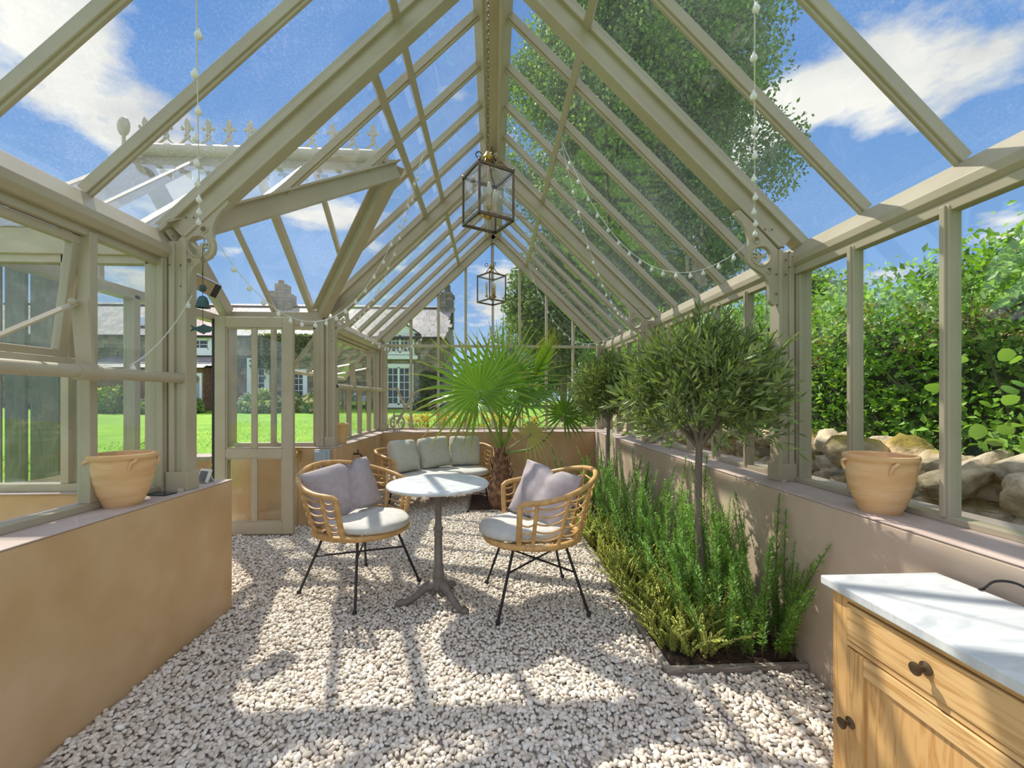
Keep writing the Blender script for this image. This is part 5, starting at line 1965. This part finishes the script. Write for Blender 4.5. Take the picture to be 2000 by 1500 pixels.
# broad hazel leaves low at the near end: large enough to pick out singly
for q in range(64):
    y_ = 0.9 + 1.5 * random.random() ** 1.3
    z_ = 0.95 + 0.55 * random.random() ** 1.2
    s = random.uniform(0.022, 0.036)
    c = (-0.62 + random.uniform(-0.10, 0.10), y_, z_)
    V = [(0, 0, 0)]
    for j in range(10):
        a = 2 * math.pi * j / 10
        rr = s * (1 + 0.10 * (j % 2)) * (1.25 if j == 0 else 1)
        V.append((rr * math.cos(a) * 1.1, rr * math.sin(a), -0.18 * rr * abs(math.sin(a)) - 0.25 * max(0, rr * math.cos(a))))
    F = [(0, 1 + j, 1 + (j + 1) % 10) for j in range(10)]
    lm = mesh_np('leaf', np.array(V), np.array(F), mixcol(1, [(0.21, 0.39, 0.08), (0.27, 0.45, 0.12)])[0], True)
    lm.materials.append(LEAF)
    R = Euler((random.uniform(-0.9, 0.9), random.uniform(-1.3, -0.2), random.uniform(2.0, 4.2))).to_matrix().to_4x4()
    share('leaf', lm, hedge, Matrix.Translation(c) @ R)
# brown elder heads
hp = []
for q in range(26):
    y_ = random.uniform(1.2, 4.5)
    z_ = random.uniform(1.5, float(hedge_top(y_)))
    c = np.array([float(hedge_face(y_, z_)) - 0.06, y_, z_])
    hp.append(c + RNG.normal(scale=(0.03, 0.06, 0.03), size=(60, 3)))
hp = np.concatenate(hp)
me = leaf_mesh('seed_heads', hp, unit(len(hp)), unit(len(hp)), 0.018, 0.012, mixcol(len(hp), [(0.30, 0.20, 0.08), (0.40, 0.30, 0.10)], 0.2))
tag(put('seed_heads', me, LEAF, hedge), kind='stuff')

# ------------------------------------------------------------------ dry stone wall
dsw = thing('dry_stone_wall', 'mossy dry stone wall of rounded boulders along the right side', 'wall', (2.42, 0, 0))
STC = [(0.68, 0.54, 0.37), (0.80, 0.68, 0.51), (0.60, 0.47, 0.31), (0.74, 0.56, 0.36), (0.82, 0.72, 0.57), (0.56, 0.47, 0.35)]
B3, F3 = ico(3)


def stone(x, y, z, r, moss, tilt=0.5):
    V = blob_verts(blob_verts(B3, 1, 0.0)[0], 1, 0.012)[0]
    lum = shell_lumps(V * 1.6, random.randrange(10 ** 6), 0.09)[:, None]
    V = V * lum * np.array(r)
    V = V @ rand_rot(1, tilt)[0].T
    nrm = V / np.linalg.norm(V, axis=1, keepdims=True)
    c = mixcol(1, STC, 0.1)[0]
    k = np.clip((nrm[:, 2] - (0.75 - moss)) * 3 + 0.5 * np.sin(V[:, 0] * 60 + V[:, 1] * 41) * np.cos(V[:, 1] * 53), 0, 1)[:, None] * (1 if moss > 0 else 0)
    col = c * (1 - k) + np.array([0.33, 0.25, 0.04]) * k
    me = mesh_np('stone', V, F3, col, True)
    me.materials.append(STONE)
    share('stone', me, dsw, Matrix.Translation((x, y, z)))


rows = [(0.10, 0.13), (0.27, 0.11), (0.42, 0.10), (0.55, 0.09), (0.66, 0.085), (0.77, 0.085), (0.87, 0.095)]
for ri, (zz, rh) in enumerate(rows):
    y_ = 0.75 + 0.1 * ri
    while y_ < 9.5:
        ry = random.uniform(0.065, 0.135) * (1.0 if y_ < 5 else 1.3)
        y_ += ry * 0.9
        top = ri == 6
        stone(random.uniform(-0.04, 0.04) + (0.02 * ri) - 0.02, y_, zz + random.uniform(-0.025, 0.03) + (0.03 if top else 0), (random.uniform(0.15, 0.2), ry, rh * random.uniform(0.85, 1.2)), random.choice((0, 0, 0.25, 0.45, 0.6)), 0.6 if top else 0.35)
        y_ += ry * 0.9
for y_, zz, r, ms_ in ((1.70, 0.83, (0.15, 0.135, 0.10), 0.0), (2.02, 0.84, (0.16, 0.16, 0.09), 0.0), (2.62, 0.92, (0.18, 0.14, 0.12), 0.6), (3.25, 0.93, (0.15, 0.09, 0.15), 0.0)):
    stone(-0.10, y_, zz, r, ms_, 0.3)
MB().b2(0.02, 0.20, 0.5, 9.6, -0.05, 0.80).build('wall_core', MORTAR, dsw)

# ------------------------------------------------------------------ trees


def tree(name, label, loc, h0, crown, nclump, per, lsize, cols, seed, clump=0.75, trunk=0.16, group='trees beyond the garden', droop=0.0, solid=False):
    t = thing(name, label, 'tree', loc, 0, group)
    rg = np.random.default_rng(seed)
    cz = h0 + crown[2]
    MB().tube([(0, 0, -0.4), (0.05, 0, cz * 0.5), (0, 0.05, cz + crown[2] * 0.5)], [trunk, trunk * 0.75, trunk * 0.2], 9).build('trunk', BARK, t, True)
    u = rg.normal(size=(nclump, 3))
    u /= np.linalg.norm(u, axis=1, keepdims=True)
    rr = rg.uniform(0.25, 1.0, (nclump, 1)) ** 0.5
    taper = 1 - 0.35 * np.clip(u[:, 2:3] * rr, 0, 1)
    c = np.array([0, 0, cz]) + u * rr * shell_lumps(u, seed, 0.10)[:, None] * np.array(crown) * np.concatenate([taper, taper, np.ones_like(taper)], 1)
    for q in range(0, nclump, max(1, nclump // 9)):
        MB().tube(spline([(0, 0, h0 + (c[q][2] - h0) * 0.4), tuple(c[q] * np.array([0.5, 0.5, 0]) + np.array([0, 0, h0 + (c[q][2] - h0) * 0.75])), tuple(c[q])], 4), [trunk * 0.4 * (1 - j / 9) + 0.01 for j in range(9)], 5).build('branch', BARK, t, True)
    B, Fc = ico(3)
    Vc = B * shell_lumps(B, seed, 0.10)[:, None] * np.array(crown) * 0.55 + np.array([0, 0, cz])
    put('inner_core', mesh_np('inner_core', Vc, Fc, None, True), DARKCORE, t)  # added dark core so the crown is not seen through
    n = nclump * per
    P = np.repeat(c, per, 0) + unit(n) * (RNG.random((n, 1)) ** 0.45) * clump * np.array([1, 1, 0.7 + droop])
    P[:, 2] -= droop * RNG.random(n) * clump
    D = unit(n) + np.array([0, 0, -0.2 - droop])
    me = leaf_mesh('crown', P, D, unit(n) + np.array([0, 0, 0.6]), lsize * RNG.uniform(0.7, 1.3, n), lsize * 0.62, mixcol(n, cols, 0.25))
    tag(put('crown', me, LEAF, t), kind='stuff')
    return t


TREEC = [(0.14, 0.25, 0.05), (0.20, 0.33, 0.07), (0.09, 0.16, 0.035), (0.28, 0.42, 0.10), (0.15, 0.25, 0.07)]
tree('birch_tree', 'very tall leafy birch tree rising above the right roof slope', (4.6, 13.8, 0.2), 2.4, (4.0, 3.6, 8.6), 350, 560, 0.125, TREEC, 5, 0.95, 0.24, droop=0.25)
tree('broadleaf_tree', 'broad tree seen past the far right corner of the glasshouse', (11.2, 15.5, 0.0), 1.4, (3.0, 2.6, 2.2), 60, 220, 0.15, TREEC, 8, 0.8)
tree('broadleaf_tree', 'dark rounded tree above the hedge beyond the right bracket', (12.0, 9.6, 0.0), 1.6, (2.2, 2.2, 1.7), 46, 220, 0.12, TREEC, 9, 0.7)
tree('broadleaf_tree', 'thin topped shrubby tree above the hedge by the second right pane', (9.0, 6.4, 0.0), 1.2, (1.4, 1.4, 1.15), 24, 140, 0.08, TREEC, 14, 0.5, 0.08)
tree('broadleaf_tree', 'dense dark tree filling the right half of the gable view', (2.5, 15.2, 0.4), 1.6, (1.75, 1.6, 2.5), 95, 320, 0.15, [(0.09, 0.15, 0.035), (0.14, 0.22, 0.05), (0.20, 0.29, 0.08)], 21, 0.6, 0.14)
tree('broadleaf_tree', 'low tree behind the birch at the end of the garden', (2.6, 25.0, 0.5), 0.8, (3.2, 2.5, 2.4), 60, 220, 0.18, TREEC, 10, 0.9)
tree('broadleaf_tree', 'tree between the house gable and the birch trunk', (7.0, 21.0, 0.5), 0.6, (3.4, 2.5, 3.0), 70, 220, 0.17, TREEC, 12, 0.9)
FARH = mat('wooded_hill', (0.05, 0.10, 0.05), (0.10, 0.17, 0.07), scale=0.35, rough=1, bump=1.0, bscale=1.2, detail=9)
hl = MB().ball((62, 70, -4), (46, 30, 14), 40, 16).build('hill', FARH, None, True)
tag(hl, 'dark wooded hill far beyond the hedge', 'hill', kind='structure')

# ------------------------------------------------------------------ the house
house = thing('stone_house', 'long stone cottage with slate roof, dormer and white windows across the lawn', 'house', (0, 21.4, 0))
HX0, HX1, HB, HE, HR, HD = -26.0, -2.5, 0.75, 4.33, 6.30, 2.75


def masonry(name, m0, u0, u1, v0, v1, cols, su=0.36, sv=0.20, parent=None, to3=None, holes=()):
    """rubble blocks standing proud of a mortar face, one mesh"""
    m = MB()
    C = []
    v = v0
    while v < v1 - 0.02:
        h = min(sv * random.uniform(0.75, 1.25), v1 - v)
        u = u0 - random.random() * su * 0.5
        while u < u1:
            w = su * random.uniform(0.6, 1.5)
            a, b = max(u, u0), min(u + w, u1)
            u += w
            if b - a < 0.05:
                continue
            cu, cv = (a + b) / 2, v + h / 2
            if any(x0 < cu < x1 and y0 < cv < y1 for x0, x1, y0, y1 in holes):
                continue
            d = random.uniform(0.01, 0.05)
            nb = len(m.v)
            to3(m, a + 0.008, b - 0.008, v + 0.008, v + h - 0.008, d)
            C += [mixcol(1, cols, 0.15)[0]] * (len(m.v) - nb)
        v += h
    me = m.mesh(name)
    setcol(me, np.array(C))
    o = put(name, me, m0, parent)
    return tag(o, kind='stuff')


HC = [(0.30, 0.24, 0.165), (0.22, 0.18, 0.13), (0.37, 0.30, 0.21), (0.18, 0.155, 0.125), (0.27, 0.205, 0.14)]
wall_ = MB().b2(HX0, HX1, 0.0, HD * 2, -0.5, HE)
wall_.prism([(HX1 - 0.01, 0, HE), (HX1 - 0.01, HD * 2, HE), (HX1 - 0.01, HD, HR - 0.1)], (1, 0, 0), 0.3)
wall_.build('masonry_wall', MORTAR, house)
WINS = [(-5.37, -3.92, 0.84, 3.0), (-5.30, -3.86, 3.40, 4.6), (-11.9, -10.85, 1.55, 3.25), (-9.87, -9.05, 0.9, 2.72), (-14.75, -13.5, 3.5, 4.33)]
masonry('rubble_stones', HSTONE, HX0, HX1, HB, HE, HC, parent=house, to3=lambda m, a, b, v0, v1, d: m.b2(a, b, -d, 0.02, v0, v1), holes=WINS)
masonry('gable_stones', HSTONE, 0.0, HD * 2, HB, HE, HC, parent=house, to3=lambda m, a, b, v0, v1, d: m.b2(HX1 - 0.02, HX1 + d, a, b, v0, v1))
# slates
m, C = MB(), []
sl = Vector((0, HD, HR - HE)).normalized()
nr_ = Vector((0, -(HR - HE), HD)).normalized()
Lr = math.hypot(HD + 0.2, HR - HE + 0.15)
v = -0.22
SLC = [(0.25, 0.22, 0.205), (0.30, 0.26, 0.24), (0.215, 0.20, 0.195), (0.33, 0.28, 0.255)]
SLR = [(0.29, 0.16, 0.145), (0.24, 0.135, 0.125), (0.34, 0.20, 0.175)]
while v < Lr - 0.2:
    x = HX0 - random.random() * 0.3
    while x < HX1 + 0.1:
        w = random.uniform(0.26, 0.4)
        c = Vector((x + w / 2, 0, HE)) + sl * (v + 0.15) + nr_ * 0.03
        nb = len(m.v)
        R = Matrix((Vector((1, 0, 0)), sl, nr_)).transposed() @ Matrix.Rotation(0.06 + random.uniform(-0.015, 0.015), 3, 'X')
        m.box(c, (w - 0.012, 0.32, 0.016), R)
        red = -16.2 < c.x < -13.2
        C += [mixcol(1, SLR if red else SLC, 0.12)[0]] * (len(m.v) - nb)
        x += w
    v += 0.26
me = m.mesh('roof_slates')
setcol(me, np.array(C))
tag(put('roof_slates', me, SLATE, house), kind='stuff')
MB().add([(HX0, -0.2, HE - 0.12), (HX1 + 0.12, -0.2, HE - 0.12), (HX1 + 0.12, HD, HR), (HX0, HD, HR), (HX0, HD * 2 + 0.2, HE - 0.12), (HX1 + 0.12, HD * 2 + 0.2, HE - 0.12)],
         [(0, 1, 2, 3), (3, 2, 5, 4)]).build('roof', mat('slate_bed', (0.16, 0.14, 0.13), rough=0.9), house)
MB().b2(HX0, HX1 + 0.1, HD - 0.1, HD + 0.1, HR - 0.02, HR + 0.08).build('ridge_tiles', SLATE, house)
setcol(house.children[-1].data, np.array([0.25, 0.23, 0.22]))
MB().tube([(HX0, -0.26, HE - 0.06), (HX1, -0.26, HE - 0.06)], 0.06, 8).build('gutter', BLACK, house, True)


def hwin(x0, x1, z0, z1, nx_, nz_, y=0.0, fw=0.12, leafs=1, sill=True, parent=house):
    m = MB()
    m.b2(x0, x0 + fw, y - 0.09, y, z0, z1).b2(x1 - fw, x1, y - 0.09, y, z0, z1).b2(x0 + fw, x1 - fw, y - 0.09, y, z1 - fw, z1)
    m.b2(x0 + fw, x1 - fw, y - 0.09, y, z0, z0 + fw * 0.8)
    f = m.build('window_frame', WHITE, parent)
    a, b, c, d = x0 + fw, x1 - fw, z0 + fw * 0.8, z1 - fw
    MB().b2(a, b, y - 0.05, y - 0.04, c, d).build('pane', DARKPANE, f)
    bm_ = MB()
    for l in range(leafs):
        p, q = a + (b - a) * l / leafs, a + (b - a) * (l + 1) / leafs
        bm_.b2(p, p + 0.05, y - 0.075, y - 0.045, c, d).b2(q - 0.05, q, y - 0.075, y - 0.045, c, d).b2(p, q, y - 0.075, y - 0.045, d - 0.05, d).b2(p, q, y - 0.075, y - 0.045, c, c + 0.07)
        for j in range(1, nx_):
            xx = p + (q - p) * j / nx_
            bm_.b2(xx - 0.014, xx + 0.014, y - 0.07, y - 0.05, c, d)
        for j in range(1, nz_):
            zz = c + (d - c) * j / nz_
            bm_.b2(p, q, y - 0.07, y - 0.05, zz - 0.014, zz + 0.014)
    bm_.build('window_bars', WHITE, f)
    if sill:
        MB().b2(x0 - 0.1, x1 + 0.1, y - 0.16, y, z0 - 0.14, z0).build('stone_sill', WHITE, f)
    return f


hwin(-5.37, -3.92, 0.84, 3.0, 2, 5, leafs=2, fw=0.17, sill=False)
hwin(-11.9, -10.85, 1.55, 3.25, 2, 4, fw=0.19)
hwin(-9.87, -9.05, 0.95, 2.72, 2, 5, fw=0.16, sill=False)
hwin(-14.75, -13.5, 3.5, 4.33, 2, 2, leafs=1, fw=0.2)
hwin(-20.6, -19.4, 1.5, 3.2, 2, 4, fw=0.16)
# dormer
MB().b2(-5.30, -3.84, -0.04, 2.0, 3.36, 4.5).build('dormer_wall', WHITE, house)
hwin(-5.26, -3.88, 3.46, 4.5, 3, 3, y=-0.045, leafs=2, fw=0.10, sill=False)
MB().b2(-5.42, -3.70, -0.2, 0.0, 3.22, 3.40).build('dormer_sill', WHITE, house)
MB().prism([(-5.45, 0.9, 4.5), (-3.69, 0.9, 4.5), (-4.57, 0.9, 5.10)], (0, -1, 0), 2.1).build('dormer_gable', WHITE, house)
for s in (-1, 1):
    MB().bar((-4.57, 0.9, 5.14), (-4.57 + s * 0.98, 0.9, 4.46), 2.3, 0.06, (s * 0.55, 0, 0.85)).build('dormer_roof', SLATE, house)
    setcol(house.children[-1].data, np.array([0.33, 0.30, 0.29]))
# skylights
for x in (-11.9, -9.2, -17.6):
    q = Vector((x, 0, HE)) + sl * 1.25 + nr_ * 0.08
    R = Matrix((Vector((1, 0, 0)), sl, nr_)).transposed()
    f = MB().box(q, (0.95, 1.0, 0.10), R).build('skylight_frame', BLACK, house)
    MB().box(q + nr_ * 0.052, (0.80, 0.85, 0.012), R).build('pane', mat('painted_sky_pane', (0.20, 0.26, 0.32), rough=0.08), f)  # blue-grey base colour stands for sky reflected in the pane
# chimneys


def chimney(x0, x1, tiers, y, nm='chimney'):
    m, C = MB(), []
    for (a, b, z0, z1) in tiers:
        z = z0
        while z < z1 - 0.02:
            h = min(0.22, z1 - z)
            n_ = max(2, int((b - a) / 0.35))
            for j in range(n_):
                nb = len(m.v)
                m.b2(a + (b - a) * j / n_ + 0.008, a + (b - a) * (j + 1) / n_ - 0.008, y - 0.32 - random.uniform(0, 0.02), y + 0.32, z + 0.006, z + h - 0.006)
                C += [mixcol(1, [(0.20, 0.17, 0.15), (0.15, 0.13, 0.12), (0.25, 0.21, 0.18)], 0.15)[0]] * (len(m.v) - nb)
            z += h
    me = m.mesh(nm)
    setcol(me, np.array(C))
    o = put(nm, me, HSTONE, house)
    return tag(o, kind='stuff')


chimney(0, 0, [(-12.1, -10.95, 5.7, 7.0), (-11.85, -11.25, 7.0, 7.55), (-12.15, -11.7, 7.0, 7.15)], HD)
MB().lathe([(0.12, 7.5), (0.16, 7.55), (0.14, 7.75), (0.15, 7.78), (0.0, 7.78)], 10, (-11.65, HD, 0)).build('chimney_pot', REDBRICK, house, True)
chimney(0, 0, [(-2.95, -2.2, 5.2, 6.9), (-3.0, -2.15, 6.9, 7.05), (-2.9, -2.25, 7.05, 7.2)], HD)
MB().lathe([(0.18, 7.18), (0.2, 7.2), (0.16, 7.5), (0.18, 7.62), (0.10, 7.68), (0.0, 7.68)], 10, (-2.55, HD, 0)).build('chimney_pot', mat('sooty_pot', (0.10, 0.09, 0.085), rough=0.9), house, True)
# lean-to with red wall
MB().b2(-18.2, -13.2, -1.2, 0.0, 0.3, 2.72).build('lean_to_wall', REDBRICK, house)
m, C = MB(), []
a = Vector((0, -1.5, 2.66))
ls = Vector((0, 1.5, 0.62)).normalized()
ln = Vector((0, -0.62, 1.5)).normalized()
for r in range(6):
    x = -18.4
    while x < -13.05:
        w = random.uniform(0.26, 0.4)
        nb = len(m.v)
        m.box(Vector((x + w / 2, 0, 0)) + a + ls * (0.15 + r * 0.26) + ln * 0.03, (w - 0.012, 0.32, 0.018), Matrix((Vector((1, 0, 0)), ls, ln)).transposed() @ Matrix.Rotation(0.06, 3, 'X'))
        C += [mixcol(1, SLC, 0.12)[0]] * (len(m.v) - nb)
        x += w
me = m.mesh('lean_to_slates')
setcol(me, np.array(C))
tag(put('lean_to_slates', me, SLATE, house), kind='stuff')
hd = MB().b2(-13.85, -13.25, -1.26, -1.2, 0.75, 2.45).build('house_door', WHITE, house)
MB().b2(-13.75, -13.35, -1.28, -1.26, 0.9, 2.3).build('door_panel', mat('blue_grey_paint', (0.30, 0.36, 0.42), rough=0.5), hd)
# ivy on the front
n = 5200
x = RNG.uniform(-11.6, -8.6, n)
zz = 4.35 - np.abs(RNG.normal(scale=0.75, size=n)) * (0.7 + 0.3 * np.sin(x * 2.1))
me = leaf_mesh('ivy', np.stack([x, RNG.uniform(-0.28, -0.05, n), zz], -1), unit(n) + np.array([0, -0.6, -0.3]), unit(n) + np.array([0, -0.8, 0.4]), 0.15, 0.11, mixcol(n, [(0.07, 0.12, 0.03), (0.11, 0.18, 0.04), (0.26, 0.30, 0.08)], 0.25))
tag(put('ivy', me, LEAF, house), kind='stuff')
n = 1500
x = RNG.uniform(-3.6, -2.45, n)
me = leaf_mesh('ivy', np.stack([x, RNG.uniform(-0.22, -0.05, n), RNG.uniform(0.8, 2.6, n)], -1), unit(n), unit(n) + np.array([0, -0.8, 0.4]), 0.14, 0.10, mixcol(n, [(0.05, 0.09, 0.03), (0.09, 0.14, 0.04)], 0.25))
tag(put('ivy', me, LEAF, house), kind='stuff')

# shrubs along the house and lawn edge
GRS = [(0.16, 0.28, 0.05), (0.24, 0.37, 0.09), (0.32, 0.43, 0.14)]
for i, (x, y_, r, fl, lab) in enumerate([(-11.9, 20.3, (0.35, 0.35, 0.75), None, 'small clipped round shrub by the cottage wall'),
                                         (-10.3, 20.0, (0.9, 0.7, 1.0), (60, 0.16, [(0.75, 0.72, 0.62), (0.68, 0.72, 0.5)]), 'cream flowered hydrangea below the cottage sash window'),
                                         (-9.1, 20.3, (0.5, 0.5, 0.8), (25, 0.14, [(0.75, 0.72, 0.62)]), 'small cream hydrangea right of the larger one'),
                                         (-8.0, 20.0, (0.75, 0.6, 0.95), (40, 0.14, [(0.72, 0.68, 0.60), (0.62, 0.4, 0.3)]), 'pale flowered shrub by the cottage garden door'),
                                         (-13.3, 19.6, (0.6, 0.5, 0.75), (14, 0.12, [(0.7, 0.65, 0.4)]), 'yellow green shrub seen through the open doorway'),
                                         (-14.4, 19.5, (0.9, 0.5, 0.7), (90, 0.10, [(0.40, 0.28, 0.45), (0.48, 0.36, 0.5)]), 'purple lavender clump seen through the open doorway'),
                                         (-16.8, 19.7, (1.0, 0.6, 1.1), (20, 0.12, [(0.7, 0.68, 0.4)]), 'pale green shrub left of the lean to'),
                                         (-20.5, 20.4, (1.6, 0.6, 2.0), None, 'dark climbing bush against the left end of the cottage'),
                                         (-6.3, 20.6, (0.45, 0.4, 0.7), None, 'dark green shrub left of the french doors'),
                                         (-3.4, 20.8, (0.4, 0.3, 0.6), None, 'dark low shrub right of the french doors'),
                                         (4.6, 16.5, (1.5, 0.8, 1.3), (60, 0.10, [(0.42, 0.25, 0.5), (0.5, 0.35, 0.55)]), 'purple flowered shrub at the far lawn edge')]):
    y_ -= 0.35
    bush('garden_shrub', lab, (x, y_, float(gz(x, y_))), r, 1500, 0.12, GRS if i not in (7, 8, 9) else [(0.06, 0.11, 0.03), (0.10, 0.17, 0.04)], 30 + i, 'shrubs along the cottage', fl)
# flower clumps outside the gable
YEL = [(0.62, 0.46, 0.03), (0.70, 0.56, 0.06), (0.55, 0.38, 0.04)]
WHF = [(0.78, 0.78, 0.70), (0.70, 0.72, 0.60)]
for i, (x, y_, r, h, c, lab) in enumerate([(-1.62, 7.35, 0.34, 0.95, WHF, 'white flower clump outside the far left gable corner'), (-1.12, 7.30, 0.32, 1.0, YEL, 'yellow flower clump next to the white one outside the gable'),
                                           (-0.62, 7.35, 0.34, 1.02, YEL, 'second yellow flower clump from the left outside the gable'), (-0.10, 7.40, 0.34, 1.0, YEL, 'yellow flower clump behind the left side of the palm'),
                                           (0.42, 7.35, 0.32, 0.95, YEL, 'sparse yellow flower clump behind the palm stems'), (1.25, 7.35, 0.34, 0.84, WHF, 'low white flower clump outside the right of the gable')]):
    t = thing('flower_clump', lab, 'flowers', (x, y_, float(gz(x, y_))), 0, 'flower clumps outside the gable')
    m = MB()
    hp = []
    for q in range(34):
        a = 6.28 * random.random()
        rr = r * math.sqrt(random.random())
        hh = h * random.uniform(0.78, 1.05)
        e = (rr * math.cos(a), rr * math.sin(a), hh)
        m.tube([(e[0] * 0.35, e[1] * 0.35, 0), (e[0] * 0.8, e[1] * 0.8, hh * 0.6), e], 0.004, 4)
        hp.append(np.array(e) + RNG.normal(scale=(0.028, 0.028, 0.010), size=(34, 3)))
    me = m.mesh('stems')
    setcol(me, np.array([0.2, 0.3, 0.06]))
    tag(put('stems', me, LEAF, t), kind='stuff')
    hp = np.concatenate(hp)
    tag(put('blossom', leaf_mesh('blossom', hp, unit(len(hp)) + np.array([0, 0, 0.4]), unit(len(hp)), 0.026, 0.02, mixcol(len(hp), c, 0.15)), LEAF, t), kind='stuff')
    n = 700
    u = unit(n)
    P = np.stack([u[:, 0] * r, u[:, 1] * r, RNG.uniform(0.05, h * 0.85, n)], -1)
    tag(put('foliage', leaf_mesh('foliage', P, unit(n) + np.array([0, 0, 0.8]), unit(n), 0.08, 0.02, mixcol(n, [(0.20, 0.30, 0.08), (0.28, 0.38, 0.14)], 0.2)), LEAF, t), kind='stuff')

# box hedge and stone planter by the porch door
bush('box_hedge', 'low clipped box hedge just outside the open door', (-4.75, 6.35, -0.06), (0.75, 0.42, 0.66), 5200, 0.035, [(0.13, 0.26, 0.03), (0.08, 0.16, 0.02), (0.24, 0.38, 0.05)], 71, cat='hedge')
ur = thing('stone_planter', 'pinkish stone planter on a pedestal outside the open door', 'planter', (-3.93, 5.95, -0.06))
URN = mat('pink_sandstone', (0.42, 0.27, 0.20), (0.53, 0.37, 0.29), scale=9, rough=0.9, bump=0.3)
MB().b2(-0.20, 0.20, -0.14, 0.14, 0.0, 0.10).build('plinth', URN, ur, bevel=0.008)
MB().lathe([(0.0, 0.10), (0.13, 0.10), (0.12, 0.14), (0.09, 0.18), (0.085, 0.30), (0.13, 0.38), (0.12, 0.42), (0.16, 0.50), (0.0, 0.50)], 18).build('pedestal', URN, ur, True)
MB().b2(-0.27, 0.24, -0.18, 0.18, 0.50, 0.56).build('basin', PAVE, ur, bevel=0.012)

# weathered timber screen with a mossy cap outside the porch
sc = thing('timber_screen', 'weathered upright timber boards under a mossy tiled cap left of the porch', 'screen', (-4.6, 3.75, -0.06))
x = -1.52
wds = [0.22, 0.25, 0.23, 0.24, 0.20, 0.25, 0.24, 0.14, 0.16, 0.22, 0.22]
for w in wds:
    MB().b2(x, x + w, -0.03 + random.uniform(-0.006, 0.006), 0.0, 0.0, 2.46).build('board', TIMBER, sc, bevel=0.006)
    x += w + 0.042
MB().b2(-1.6, x + 0.05, -0.14, 0.10, 2.46, 2.70).build('mossy_cap', MOSSYT, sc, bevel=0.02)
MB().b2(-1.52, x, 0.0, 0.05, 0.5, 0.6).build('cross_rail', TIMBER, sc)
